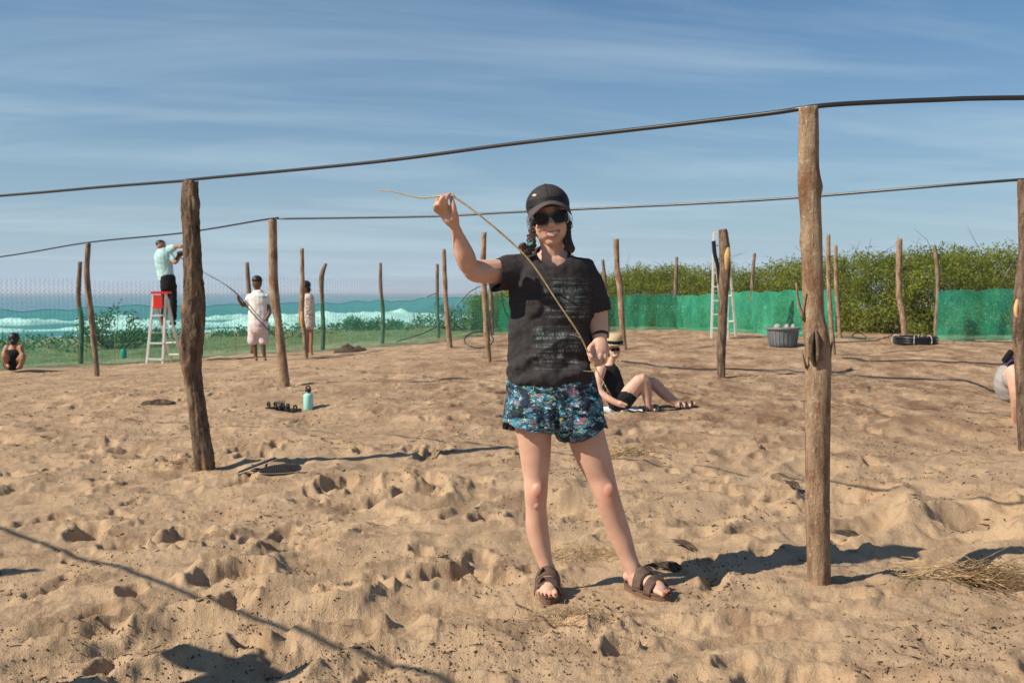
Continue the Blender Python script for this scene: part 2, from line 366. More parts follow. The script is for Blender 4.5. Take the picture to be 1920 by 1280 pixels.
dirt = q.ramp(q.noise(60, 3, .7, stretch=(1, 0, 1)), bw(.32, .56)); front = q.ramp(sx.outputs[1], [(.0, (1, 1, 1)), (1, (1, 1, 1))])
fr = q.n('ShaderNodeMath', operation='LESS_THAN'); q.l(sx.outputs[1], fr.inputs[0]); fr.inputs[1].default_value = 4.19
bk = q.n('ShaderNodeTexBrick', i_Scale=30.0, i_Mortar_Size=.03, i_Brick_Width=.42, i_Row_Height=.5); cx_ = q.n('ShaderNodeCombineXYZ'); q.l(sx.outputs[0], cx_.inputs[0]); q.l(sx.outputs[2], cx_.inputs[1]); q.l(cx_.outputs[0], bk.inputs['Vector'])
inv = q.n('ShaderNodeMath', operation='SUBTRACT'); inv.inputs[0].default_value = 1; q.l(bk.outputs['Fac'], inv.inputs[1]); pr = mul(q, pr, inv.outputs[0])
pm = mul(q, mul(q, mul(q, pr, bars), mul(q, gaps, dirt)), fr.outputs[0])
c = q.ramp(q.noise(90, 3, .6), [(.3, (.030, .027, .028)), (.7, (.050, .045, .046))])
q.col(q.mix(mul(q, pm, .62), c, q.ramp(q.noise(7, 2), [(.42, (.36, .37, .39)), (.62, (.24, .36, .36))]))); q.bump(q.noise(700, 2), .25, .002)
M_SHORTS = mat('shorts_print', rough=.75, spec=.2); q = N(M_SHORTS)
v1 = q.noise(16, 5, .7, stretch=(.7, 1, 2.2), dist=.8); v2 = q.noise(27, 4, .65, stretch=(.5, 1, 2.2), dist=.9); v3 = q.noise(52, 4, .65, stretch=(.8, 1, 1.3), dist=.4)
c = q.ramp(v1, [(.30, (.012, .02, .06)), (.42, (.012, .10, .20)), (.48, (.05, .32, .40)), (.53, (.012, .014, .03)), (.60, (.10, .30, .42)), (.66, (.02, .03, .08))])
c = q.mix(q.ramp(v2, bw(.58, .60)), c, (.42, .08, .14)); c = q.mix(q.ramp(v2, [(.43, (1, 1, 1)), (.47, (0, 0, 0))]), c, (.008, .01, .02))
c = q.mix(q.ramp(v3, bw(.585, .61)), c, (.46, .58, .64)); c = q.mix(q.ramp(v3, [(.375, (1, 1, 1)), (.395, (0, 0, 0))]), c, (.30, .36, .08)); c = q.mix(q.ramp(q.noise(11, 4, .6, stretch=(1, 1, 1.4)), [(.50, (0, 0, 0)), (.56, (.9, .9, .9))]), c, (.010, .014, .028)); q.col(c)
M_CAP = vmat('cap_cloth', (.030, .026, .027), (.05, .043, .045), 120, .85, .2); M_CAPB = mat('cap_band', (.010, .011, .012), .6); M_VISOR = mat('visor_cloth', (.075, .058, .060), .8)
M_BLACK = mat('black_cloth', (.012, .012, .013), .85, spec=.15); M_LENS = mat('dark_lens', (.006, .005, .005), .15, spec=.2); M_FRAME = mat('glasses_frame', (.012, .009, .008), .3, spec=.5)
M_HAIR = vmat('dark_hair', (.020, .010, .007), (.055, .026, .016), 60, .5, .5, (1, 1, .3), .4); M_HAIRB = mat('black_hair', (.010, .008, .007), .5, spec=.4)
M_LIP = mat('lips', (.40, .12, .11), .4, spec=.4); M_TEETH = mat('teeth', (.60, .56, .49), .3, spec=.4); M_MOUTH = mat('mouth_dark', (.05, .015, .012), .7); M_NAIL = mat('toenail', (.42, .09, .06), .35)
M_LEATH = vmat('brown_strap', (.085, .052, .040), (.125, .08, .062), 40, .7, .2); M_SOLE = mat('sole', (.16, .09, .055), .8); M_METAL = mat('buckle', (.35, .3, .24), .35, metal=.9)
M_RUB = vmat('black_rubber', (.020, .020, .021), (.05, .045, .04), 30, .65); M_WHITE = vmat('white_cloth', (.66, .63, .58), (.78, .75, .70), 9, .85, .3); M_EDGE = mat('white_edge', (.62, .58, .52), .7)
M_PINK = vmat('pale_pink_cloth', (.55, .44, .42), (.66, .54, .51), 9, .85, .3); M_MINTC = vmat('mint_cloth', (.36, .60, .60), (.46, .70, .69), 6, .85, .3)
M_MINT = mat('mint_paint', (.33, .66, .58), .45, spec=.4); M_TEAL = mat('teal_paint', (.03, .30, .28), .45); M_PURPLE = mat('purple_cloth', (.055, .030, .075), .85); M_GREYC = mat('grey_cloth', (.30, .28, .26), .85)
M_TUB = vmat('grey_tub', (.13, .14, .15), (.18, .19, .20), 5, .5); M_STRAW = vmat('straw', (.20, .12, .06), (.50, .36, .19), 26, .8); M_TWIG = vmat('pale_twig', (.46, .31, .15), (.62, .47, .27), 40, .7, .3)
M_DEB = vmat('debris', (.035, .022, .015), (.17, .105, .065), 30, .9); M_GRASSG = vmat('green_grass', (.12, .15, .05), (.30, .28, .12), 6, .7); M_CHAR = vmat('dark_wood', (.03, .022, .017), (.11, .075, .05), 18, .9, .6)
M_HAT = mat('straw_hat', (.52, .40, .23), .85); M_PATT = mat('patterned_cloth', rough=.85); q = N(M_PATT)
q.col(q.ramp(q.noise(26, 3, .6), [(.44, (.62, .55, .47)), (.55, (.60, .52, .44)), (.60, (.20, .10, .08))]))
def leafmat(name, c0, c1, scale=.9):
    m = mat(name, c0, .6, spec=.25); q = N(m); q.col(q.ramp(q.noise(scale, 5, .65), [(.32, c0), (.68, c1)]))
    tr = q.n('ShaderNodeBsdfTranslucent'); tr.inputs[0].default_value = (*[min(1, x*1.3) for x in c1], 1)
    mx = q.n('ShaderNodeMixShader'); mx.inputs[0].default_value = .3; q.l(q.b.outputs[0], mx.inputs[1]); q.l(tr.outputs[0], mx.inputs[2])
    q.l(mx.outputs[0], q.t.nodes['Material Output'].inputs[0]); return m
M_LEAF = leafmat('hedge_leaf', (.05, .085, .010), (.26, .28, .035), 1.3); M_LEAF2 = leafmat('dune_leaf', (.035, .075, .018), (.11, .15, .035), .6)
def netmat(name, dens):
    m = mat(name, (.02, .42, .27), .6, spec=.2); q = N(m); f = q.noise(1.6, 6, .65, stretch=(1, 1, .45)); g = q.noise(34, 2, .5, stretch=(1, 1, .12))
    q.col(q.ramp(f, [(.3, (.02, .38, .22)), (.7, (.10, .68, .44))]))
    tr = q.n('ShaderNodeBsdfTransparent'); tr.inputs[0].default_value = (.62, .98, .88, 1)
    tl = q.n('ShaderNodeBsdfTranslucent'); tl.inputs[0].default_value = (.03, .50, .32, 1)
    a = q.n('ShaderNodeMixShader'); a.inputs[0].default_value = .35; q.l(q.b.outputs[0], a.inputs[1]); q.l(tl.outputs[0], a.inputs[2])
    fc = q.n('ShaderNodeMapRange'); q.l(q.mix(.5, f, g), fc.inputs[0]); fc.inputs[1].default_value = .35; fc.inputs[2].default_value = .65; fc.inputs[3].default_value = dens-.13; fc.inputs[4].default_value = dens+.13
    b = q.n('ShaderNodeMixShader'); q.l(fc.outputs[0], b.inputs[0]); q.l(tr.outputs[0], b.inputs[1]); q.l(a.outputs[0], b.inputs[2])
    q.l(b.outputs[0], q.t.nodes['Material Output'].inputs[0]); return m
M_NETL = netmat('net_thin', .17); M_NETR = netmat('net_dense', .47)
M_WIRE = mat('galvanised_wire', (.22, .23, .25), .5, metal=.4)
M_SEA = mat('sea_water', (.05, .20, .24), .22, spec=.5); q = N(M_SEA); q.bump(q.noise(.35, 8, .65, stretch=(1, 1, 1)), .9, .6)
M_FOAM = vmat('surf_foam', (.60, .66, .68), (.86, .88, .88), .8, .9, .4)

# ================================================================== SETTING
def ground():
    th = np.concatenate([np.arange(-180, -46, 3.0), np.arange(-46, -29.5, .25), np.arange(-29.5, 29.5, .06), np.arange(29.5, 46, .25), np.arange(46, 180, 3.0)])
    r = [.5]
    while r[-1] < 1.9: r.append(r[-1]*1.03)
    while r[-1] < 36: r.append(r[-1]*1.0050)
    while r[-1] < 400: r.append(r[-1]*1.03)
    r = np.array(r); T, Rr = np.meshgrid(np.radians(th), r); X = Rr*np.sin(T); Y = Rr*np.cos(T)
    Z = hgt(X.ravel(), Y.ravel()).reshape(X.shape)
    nf = np.clip(1.2-Rr/9, 0, 1); Z += nf*.0032*fbm(X*34, Y*34, 3, 40, .65)
    n, m = X.shape; idx = np.arange(n*m).reshape(n, m); nxt = np.roll(idx, -1, axis=1)
    f = np.stack([idx[:-1], nxt[:-1], nxt[1:], idx[1:]], -1).reshape(-1, 4)
    v = np.column_stack([X.ravel(), Y.ravel(), Z.ravel()])
    v = np.vstack([v, [[0, 0, float(Z[0].mean())]]]); me = mesh_np('sand_ground', v, f)
    s = sdist(X, Y).ravel(); x = X.ravel(); y = Y.ravel()
    soil = np.clip((y-6.0)/6, 0, 1)*np.clip(.75+(x+.5)/5, .35, 1.2)+.16
    soil = np.append(np.clip(soil, 0, .95), 0); g = np.append(np.clip((s-.2)/.8, 0, 1)*np.clip((16-s)/6, 0, 1), 0)
    for nme, arr in (('soil', soil), ('grassy', g)):
        a = me.attributes.new(nme, 'FLOAT', 'POINT'); a.data.foreach_set('value', arr.astype(np.float32))
    struct(obj('sand_ground', me, M_SAND))
ground()
def sea():
    th = np.linspace(0, 2*math.pi, 97)[:-1]; v = [(0, 0, -2.5)]; 
    rr = [30, 60, 120, 250, 600, 1500, 4000, 12000]
    for r in rr: v += [(r*math.cos(t), r*math.sin(t), -2.5) for t in th]
    f = [(0, 1+j, 1+(j+1) % 96) for j in range(96)]
    for i in range(len(rr)-1):
        for j in range(96): a = 1+i*96; f.append((a+j, a+96+j, a+96+(j+1) % 96, a+(j+1) % 96))
    struct(obj('sea', mesh_np('sea', v, f), M_SEA))
    # breaking surf: three lumpy rolls of white water along the shore
    along = np.array([FN[1], -FN[0]]); o0 = FN*FOFF
    for s0, wd, hh, sd_ in ((66, 5, .45, 1), (80, 9, .9, 2), (104, 6, .8, 3)):
        t = np.arange(-140, 420, .8); u = np.linspace(-1, 1, 12); Tm, U = np.meshgrid(t, u)
        amp = np.clip(.66+1.3*noise(Tm*.02, U*0+sd_, sd_)+.8*noise(Tm*.11, U*0+sd_, sd_+2), .05, 1.5)
        S = s0+U*wd*.5*np.clip(amp, .2, 1.2)+4*noise(Tm*.015, U*0, sd_+4)
        Z = -2.53+hh*amp*np.clip(1-U**2, 0, 1)**.7*(1+.5*fbm(Tm*.6, U*1.6, 3, sd_+6))
        P = o0[None, None]+S[..., None]*FN+Tm[..., None]*along
        n, m = S.shape; idx = np.arange(n*m).reshape(n, m)
        f = np.stack([idx[:-1, :-1], idx[:-1, 1:], idx[1:, 1:], idx[1:, :-1]], -1).reshape(-1, 4)
        struct(obj('surf', mesh_np('surf', np.column_stack([P[..., 0].ravel(), P[..., 1].ravel(), Z.ravel()]), f), M_FOAM))
sea()

# ------------------------------------------------------------------ foliage
def leaves(C, size, up=.35, asp=.45):
    n = len(C); d = rng.normal(size=(n, 3)); d[:, 2] += up; d /= np.linalg.norm(d, axis=1)[:, None]
    e = rng.normal(size=(n, 3)); e = np.cross(d, e); e /= np.linalg.norm(e, axis=1)[:, None]
    L = (size*rng.uniform(.6, 1.4, n))[:, None]; a = C; b = C+d*L*.5+e*L*asp*.5; c = C+d*L; f = C+d*L*.5-e*L*asp*.5
    v = np.stack([a, b, c, f], 1).reshape(-1, 3); return v, np.arange(n*4).reshape(-1, 4)
def stems_mesh(lines, rad, n=4, name='stems'):
    mb = MB()
    for L in lines: L = np.asarray(L, float); mb.add(*tube(L, np.linspace(rad, rad*.35, len(L)), n))
    return mb.mesh(name)
def clump_cloud(centres, radii, per, flat=1.0):
    out = []
    for c, r in zip(centres, radii):
        d = rng.normal(size=(per, 3)); d /= np.linalg.norm(d, axis=1)[:, None]; d *= (rng.random(per)**.45)[:, None]*r
        d[:, 2] *= flat; out.append(np.asarray(c)+d)
    return np.vstack(out)
def hedge():
    root = empty('hedge', (7, 27, .2), 'long dense green hedge growing behind the green netting', 'hedge')
    pts = [(-1.2, 33.5), (3.0, 31.5), (6.5, 28.5), (9.5, 25.2), (13, 24.3), (19, 23.0), (26, 21)]
    P = catmull(np.array(pts), 140); C = []; R = []; st = []; tw = []
    for i, p in enumerate(P):
        x = p[0]; H = np.interp(x, [-1.2, 2.5, 4, 7, 9, 12, 26], [1.1, 1.6, 1.8, 1.82, 2.0, 2.2, 2.4])*(1+.10*noise(np.array(i*.33), np.array(.5), 3))
        for k in range(34):
            dx, dy = rng.normal(0, .2), rng.uniform(-.9, 1.6); z = rng.random()**.75*H
            if dy < -.5: z *= .8
            b = hz(x+dx, p[1]+dy); C.append((x+dx, p[1]+dy, b+max(z-.15, .05))); R.append(rng.uniform(.22, .42))
        b = hz(x, p[1])
        for k in range(2):
            a = np.array([x+rng.normal(0, .2), p[1]+rng.normal(0, .3), b-.1]); e = a+np.array([rng.normal(0, .4), rng.normal(0, .4), H*rng.uniform(.7, .95)])
            st.append([a, (a+e)/2+rng.normal(0, .08, 3), e])
        if rng.random() < .4:
            a = np.array([x, p[1]-.2, b+H*.9]); q1 = a+np.array([rng.normal(0, .2), 0, rng.uniform(.15, .4)]); tw.append([a, q1, q1+np.array([rng.normal(0, .3), 0, rng.uniform(.0, .35)])])
    v, f = leaves(clump_cloud(C, R, 68, .8), .066, .3); stuff(obj('foliage', mesh_np('foliage', v, f, False), M_LEAF, root))
    stuff(obj('stems', stems_mesh(st, .012), M_CHAR, root)); stuff(obj('twigs', stems_mesh(tw, .008, 3), M_CHAR, root))
hedge()
def bush(x, y, H, Rr, n, label, name='dune_shrub', m=None, size=.08):
    b = hz(x, y); root = empty(name, (x, y, b), label, 'shrub'); C = []; st = []
    for k in range(n):
        a = rng.uniform(0, 6.28); r = Rr*math.sqrt(rng.random()); z = H*(1-(r/Rr)**2*.7)*rng.uniform(.35, 1)
        C.append((x+r*math.cos(a), y+r*math.sin(a), b+z)); st.append([(x+.2*r*math.cos(a), y+.2*r*math.sin(a), b-.05), (x+.7*r*math.cos(a), y+.7*r*math.sin(a), b+z*.5), (x+r*math.cos(a), y+r*math.sin(a), b+z*1.15)])
    v, f = leaves(clump_cloud(C, np.full(len(C), .22*min(H, 1)), 34), size); obj('foliage', mesh_np('foliage', v, f, False), m or M_LEAF2, root)
    obj('stem', stems_mesh(st, .012), M_CHAR, root)
p = W(215, 640, 24); bush(p[0], p[1], 1.0, 1.1, 46, 'rounded grey-green dune shrub behind the netting beside the stepladder')
p = W(880, 620, 30); bush(p[0], p[1], 1.05, 1.6, 60, 'wide green shrub behind the netting at the fence corner')
p = W(690, 625, 34); bush(p[0], p[1], .55, 1.3, 40, 'low spreading shrub on the dune in front of the white surf')
def dune_cover():
    C = []; along = np.array([FN[1], -FN[0]]); o0 = FN*FOFF
    for k in range(2600):
        t = rng.uniform(-25, 60); s = rng.normal(9.3, 1.5)
        if rng.random() < .3: s = rng.uniform(1.0, 9)
        if noise(np.array(t*.35), np.array(s*.3), 5) < (-.15 if s > 6 else .12): continue
        p = o0+s*FN+t*along; C.append((p[0], p[1], hz(p[0], p[1])+rng.uniform(.02, .30 if s > 6.5 else .08)))
    v, f = leaves(clump_cloud(C, rng.uniform(.15, .35, len(C)), 26, .5), .10); stuff(obj('dune_plants', mesh_np('dune_plants', v, f, False), M_LEAF2))
    bpy.data.objects['dune_plants']['label'] = 'low green creeping plants covering the dune behind the fence'; bpy.data.objects['dune_plants']['category'] = 'plants'
    L = []
    for k in range(9000):
        t = rng.uniform(-18, 40); s = rng.uniform(.15, 8.5); p = o0+s*FN+t*along
        if p[1] < 8: continue
        z = float(macro(p[0], p[1])); h = rng.uniform(.05, .16); d = rng.normal(0, .05, 2)
        L.append([(p[0]-.006, p[1], z-.01), (p[0]+.006, p[1], z-.01), (p[0]+d[0], p[1]+d[1], z+h)])
    v = np.array(L).reshape(-1, 3); o = stuff(obj('dune_grass', mesh_np('dune_grass', v, np.arange(len(v)).reshape(-1, 3), False), M_STRAW)); o['label'] = 'sparse yellow grass blades behind the wire fence'; o['category'] = 'grass'
dune_cover()

# ================================================================== POSTS
def post(label, pts, Y, m, n=18, rough=.07, knots=(), seed=0, group=None, drop=.0, tilt=0, ringstep=.02):
    """pts: (pixel x, pixel y, pixel width) from top to base at distance Y"""
    A = np.array([np.append(W(a, b, Y), c/2/F*Y) for a, b, c in pts])
    zb = hz(A[-1, 0], A[-1, 1]); A[-1, 2] = zb+.0
    A = np.vstack([A, A[-1]+(A[-1]-A[-2])*0]); A[-1, 2] = zb-.25; A[-1, 3] *= 1.03
    Lh = A[0, 2]-A[-1, 2]; m_ = max(int(Lh/ringstep), 24); Q = catmull(A, m_)
    base = A[-2, :3].copy()
    s0 = seed*13.7
    def rad(i, a):
        z = Q[i, 2]; r = 1+rough*fbm(np.cos(a)*1.3+s0, np.sin(a)*1.3+z*2.2, 4, 3, .55)+rough*.9*noise(a*0+s0, a*0+z*2.6, 7)
        r = r+rough*.6*np.abs(noise(np.cos(a)*5+s0, np.sin(a)*5+z*1.1, 9))+rough*.35*fbm(np.cos(a)*6+s0+z*9, np.sin(a)*6+z*14, 2, 5)
        for kz, ka, am, sz in knots:
            da = np.angle(np.exp(1j*(a-ka))); r = r+am*np.exp(-((z-kz)/sz)**2-(da/.55)**2)
        return r
    v, f = tube(Q[:, :3]-base, Q[:, 3]*(.86 if rough > .1 else .93), n, radial=rad)
    top = v[:n]; v[:n, 2] += tilt*(top[:, 0]-top[:, 0].mean())+.006*rng.normal(size=n)
    me = mesh_np('wooden_post', v, f); o = obj('wooden_post', me, m); o.location = tuple(base)
    return tag(o, label, 'post', group)
def stub(par, a, b, r0, r1, m):
    P = np.array([a, (np.asarray(a)+np.asarray(b))/2+rng.normal(0, .004, 3), b]); obj('branch_stub', MB().add(*tube(catmull(P, 7), np.linspace(r0, r1, 7), 8)).mesh('branch_stub'), m, par)
YL, YR, YX = 7.05, 4.29, 7.87
pl = post('thick knotted post with dark peeling bark beside the flip-flops', [(358,340,33),(357,380,40),(360,430,40),(362,520,40),(364,575,43),(363,605,44),(359,650,45),(361,700,40),(369,760,37),(376,820,36),(384,888,38)], YL, M_BARKD, 48, .20, [(1.45,-1.6,.22,.05),(.95,-2.4,.28,.09),(1.9,-2.8,.35,.05),(.75,-1.2,.25,.06),(1.15,-.5,.25,.04)], 1, ringstep=.012)
pr_ = post('tall smooth tan post with a split branch scar beside the standing woman', [(1516,203,37),(1516,300,39),(1517,345,43),(1521,420,40),(1524,520,40),(1526,590,41),(1531,630,47),(1534,680,50),(1533,720,49),(1533,800,48),(1533,950,48),(1535,1104,48)], YR, M_BARK, 40, .055, [(1.73,2.9,.3,.035),(1.13,-.3,.22,.06),(1.05,-1.7,.18,.06),(1.5,.2,.15,.04)], 2, ringstep=.012)
a = W(1508, 600, YR-.02); stub(pr_, a, W(1493, 530, YR-.05), .008, .004, M_BARK)
a = W(1512, 690, YR-.02); stub(pr_, a, W(1503, 655, YR-.04), .006, .003, M_BARK)
a = W(1555, 680, YR-.02); stub(pr_, a, W(1561, 640, YR-.03), .008, .004, M_BARK)
# split scar: two raised lips of bark round a dark slit
for dx, w in ((-7, 5), (5, 4)):
    P = [W(1528+dx*.3, 618, YR-.052), W(1528+dx, 640, YR-.068), W(1528+dx, 665, YR-.068), W(1529+dx*.2, 688, YR-.056)]
    obj('bark_lip', MB().add(*tube(catmull(np.array(P), 12), np.array([.2, .6, .8, 1, 1, 1, 1, 1, 1, .8, .6, .2])*w/F*YR, 8)).mesh('bark_lip'), M_BARKD, pr_)
P = [W(1529, 626, YR-.050), W(1529, 650, YR-.054), W(1530, 682, YR-.052)]
obj('slit', MB().add(*tube(catmull(np.array(P), 9), np.array([.2, .7, 1, 1, 1, 1, 1, .7, .2])*.009, 8)).mesh('slit'), M_CHAR, pr_)
px_ = post('leaning forked post with raw yellow cut wood in front of the crouching purple-shirted person', [(1919,338,26),(1922,400,27),(1924,470,30),(1918,540,34),(1912,600,32),(1915,680,27),(1918,760,25),(1920,838,25)], YX, M_BARKD, 30, .11, [(1.35,3.0,.4,.06)], 3)
P = [W(1908, 562, YX-.03), W(1905, 580, YX-.04), W(1908, 600, YX-.03)]
obj('cut_wood', MB().add(*rtube(P, [.012, .018, .011], 10)).mesh('cut_wood'), M_WOODRAW, px_)
S = [
 ('bowed slim post standing in the sand carrying the pipe, near the crouching bather', [(165,456,10),(163,520,11),(172,600,11),(178,660,11),(182,707,10)], 15.6, M_BARKG),
 ('crooked fence post wrapped in netting beside the bowed slim post', [(150,491,8),(147,560,9),(153,605,10),(151,682,9)], 19.2, M_BARKG),
 ('fence post behind the man in the white T-shirt', [(463,492,7),(467,550,9),(470,600,8),(472,664,8)], 20.6, M_BARKG),
 ('corner post where the pipe bends, beside the man in the white T-shirt', [(511,412,16),(512,480,17),(514,545,18),(521,600,17),(528,660,18),(535,722,18)], 12.65, M_BARK),
 ('post with an orange bark patch hiding the woman in the patterned cover-up', [(566,466,8),(567,540,9),(565,595,12),(570,620,9),(574,666,8)], 19.0, M_BARK),
 ('kinked fence post with a pale cut tip', [(611,494,6),(603,520,10),(604,570,8),(606,610,9),(605,655,8)], 22.5, M_BARKG),
 ('slim straight fence post in front of the white surf', [(713,493,6),(714,545,7),(718,585,8),(717,643,8)], 24.0, M_BARKG),
 ('thin fence post beside the leaning pale post', [(820,495,6),(820,560,7),(822,634,7)], 26.4, M_BARKG),
 ('leaning pale post beside the thin fence post', [(832,467,8),(835,545,9),(838,590,9),(844,650,10)], 21.4, M_BARK),
 ('reddish-brown post standing through the loose pipe loop', [(908,436,10),(906,500,12),(910,580,11),(913,630,11),(917,677,10)], 16.3, M_BARK),
 ('fence post half hidden behind the post with the pipe loop', [(920,515,7),(921,570,8),(923,627,7)], 27.0, M_BARKG),
 ('thin bent fence post behind the standing woman\'s sleeve', [(1130,487,6),(1135,540,8),(1137,580,7),(1140,622,7)], 27.5, M_BARKG),
 ('tall wavy pale post behind the seated woman', [(1155,448,11),(1157,500,11),(1163,540,12),(1166,600,11),(1171,655,10)], 18.9, M_BARK),
 ('thin fence post in the middle of the long green net', [(1269,482,6),(1267,550,8),(1271,618,6)], 27.7, M_BARKG),
 ('gnarled post with a fresh orange scar in front of the tall stepladder', [(1355,430,17),(1358,460,21),(1360,500,22),(1357,545,20),(1355,600,18),(1352,660,18),(1353,710,15)], 14.0, M_BARKD),
 ('thin crooked fence post right of the tall stepladder', [(1415,475,6),(1411,520,7),(1411,560,7),(1417,625,7)], 24.9, M_BARKG),
 ('slim straight post close beside the tall tan post', [(1553,440,8),(1554,530,9),(1558,600,9),(1563,665,9)], 17.4, M_BARK),
 ('fence post at the open end of the long green net', [(1567,460,7),(1568,540,8),(1573,600,8),(1575,637,8)], 21.6, M_BARK),
 ('thick bent pale post rising behind the pipe coil', [(1687,448,11),(1685,520,11),(1687,560,12),(1694,595,13),(1696,636,11)], 20.6, M_BARK),
 ('wavy fence post holding the edge of the short net panel', [(1752,461,8),(1758,510,8),(1758,560,8),(1755,600,8),(1754,637,8)], 21.6, M_BARKG)]
POSTS = []
for i, (lb, pts, Y, m) in enumerate(S): POSTS.append(post(lb, pts, Y, m, 14, .10, (), 10+i, 'rough wooden posts standing in the sand', ringstep=.03))
P = [W(1366, 465, 13.87), W(1364, 480, 13.85), W(1363, 505, 13.86)]
obj('raw_scar', MB().add(*rtube(P, [.02, .045, .02], 10, k=.5)).mesh('raw_scar'), M_WOODRAW, POSTS[14])
P = [W(566, 585, 18.93), W(566, 598, 18.92), W(567, 612, 18.93)]
obj('raw_scar', MB().add(*rtube(P, [.02, .035, .02], 10, k=.5)).mesh('raw_scar'), M_WOODRAW, POSTS[4])
# post and rail out of frame whose shadows fall into the picture
def plain_post(x, y, label, seed):
    zb = hz(x, y); h = 2.08; n = 16; Z = np.linspace(h, -.25, 60)
    P = np.column_stack([.03*np.sin(Z*2+seed), .02*np.cos(Z*1.7), Z]); v, f = tube(P, .052, n, radial=lambda i, a: 1+.08*fbm(np.cos(a)+seed, np.sin(a)+Z[i]*2, 3))
    o = obj('wooden_post', mesh_np('wooden_post', v, f), M_BARK); o.location = (x, y, zb); tag(o, label, 'post', 'rough wooden posts standing in the sand')
plain_post(-5.25, 4.49, 'post carrying the pipe rail beside the camera', 3); plain_post(-4.55, 3.6, 'bare unseen post added for its shadow close to the pipe rail beside the camera', 8); plain_post(-1.6, 1.49, 'post at the end of the pipe rail beside the camera', 5)  # the bare post is added out of view only to cast a shadow

# ================================================================== PIPES
def pipe(name, label, P, r, n=12, m=None, seg=60, cat='pipe', group=None):
    P = np.asarray(P, float); Q = catmull(P, seg); o = obj(name, MB().add(*tube(Q-Q[0], r, n)).mesh(name), m or M_PIPE); o.location = tuple(Q[0]); return tag(o, label, cat, group)
up = np.array([0, 0, .0])
pts = [W(-500, 405, 9.3), W(0, 367, 8.05), W(200, 350, 7.5), W(346, 339, 7.08), W(372, 335.5, 6.98), W(700, 304, 6.05), W(960, 270, 5.4), W(1250, 236, 4.78), W(1440, 213, 4.42), W(1500, 204, 4.31), W(1535, 199, 4.27), W(1600, 194, 4.24), W(1750, 187.5, 4.18), W(1920, 183.5, 4.1), W(2600, 180, 3.9)]
pipe('pipe_rail', 'thick black pipe rail lying on the thick knotted post and the tall tan post', pts, .0105, seg=180)
pts = [W(-300, 520, 18), W(0, 481.5, 17), W(166, 454.5, 15.6), W(340, 437, 14.1), W(505, 410.5, 12.65), W(540, 410, 12.55), W(800, 406, 11.4), W(960, 398, 10.8), W(1300, 382, 9.6), W(1500, 370, 8.95), W(1912, 337, 7.87), W(2500, 300, 7.2)]
pipe('pipe_rail', 'thinner black pipe rail farther back, bending at the corner post', pts, .0115, seg=160)
pipe('pipe_rail', 'black pipe rail beside the camera whose shadow crosses the sand', [(-7.6,6.4,2.09),(-5.25,4.49,2.10),(-3.4,2.97,2.08),(-1.6,1.49,2.10),(.2,.02,2.1)], .0125, seg=80)
def gpipe(label, pix, r=.010, lift=.006, name='loose_pipe', seg=60):
    Q = np.array([G(a, b) for a, b in pix]); C_ = catmull(Q, seg)
    C_[:, 2] = hgt(C_[:, 0], C_[:, 1])+r+lift
    k = np.ones(5)/5; z = np.convolve(np.pad(C_[:, 2], 2, 'edge'), k, 'valid'); C_[:, 2] = np.maximum(z, C_[:, 2])
    o = obj(name, MB().add(*tube(C_-C_[0], r, 8)).mesh(name), M_PIPE); o.location = tuple(C_[0]); return tag(o, label, 'pipe')
gpipe('long loose pipe lying across the sand past the gnarled post', [(1165,680),(1240,690),(1330,694),(1450,697),(1560,704),(1650,709),(1750,713),(1820,720),(1866,738)], .011)
gpipe('loose pipe lying on the sand behind the slim straight post', [(1580,674),(1640,679),(1700,678),(1760,680),(1830,683),(1885,685)], .010)
gpipe('loose pipe lying in front of the pipe coil', [(1560,641),(1600,641),(1640,639),(1680,627)], .010)
gpipe('loose pipe lying along the short net panel', [(1810,640),(1850,642),(1925,643)], .010)
def ring_pipe(label, cx, cy, rx, ry, Y, lean=.5, r=.011):
    c = W(cx, cy, Y); R = rx/F*Y; t = np.linspace(0, 2*math.pi, 50); e = ry/F*Y
    P = np.column_stack([c[0]+R*np.cos(t), c[1]-R*.75*np.sin(t), c[2]+e*np.sin(t)*-1.0]); P[:, 2] = np.maximum(P[:, 2], hgt(P[:, 0], P[:, 1])+r)
    o = obj('pipe_loop', MB().add(*tube(P-c, r, 8, ref=(0, .3, 1))).mesh('pipe_loop'), M_PIPE); o.location = tuple(c); tag(o, label, 'pipe')
ring_pipe('loose black pipe loop lying round the reddish-brown post', 898, 637, 27, 14, 17.0)
ring_pipe('small black pipe loop lying beside the pipe coil', 1611, 632, 12, 8, 21.3)
pipe('bent_pipe', 'bent black pipe end arching up out of the netting near the fence corner', [W(838,590,25.5), W(860,568,25.5), W(880,548,25.5), W(905,535,25.5), W(925,533,25.3)], .012, 8)
pipe('bent_pipe', 'black pipe curving down behind the standing woman\'s side', [W(941,530,22), W(941,555,22), W(946,580,22), W(957,600,22)], .012, 8)
pipe('bent_pipe', 'short broken pipe sticking out of the thin fence post', [W(801,557,26.3), W(812,552,26.35), W(822,548,26.4)], .012, 8)
pipe('bent_pipe', 'black pipe curving over the hedge behind the short net panel', [W(1925,472,21.9), W(1905,487,21.9), W(1890,508,21.9), W(1880,530,21.9), W(1874,560,21.9)], .014, 8)
pipe('loose_pipe', 'long thin pipe leaning along the fence foot', [G(745,643)+np.array([0,-.15,.03]), W(790,626,24.2), W(820,612,24.9)], .011, 8)
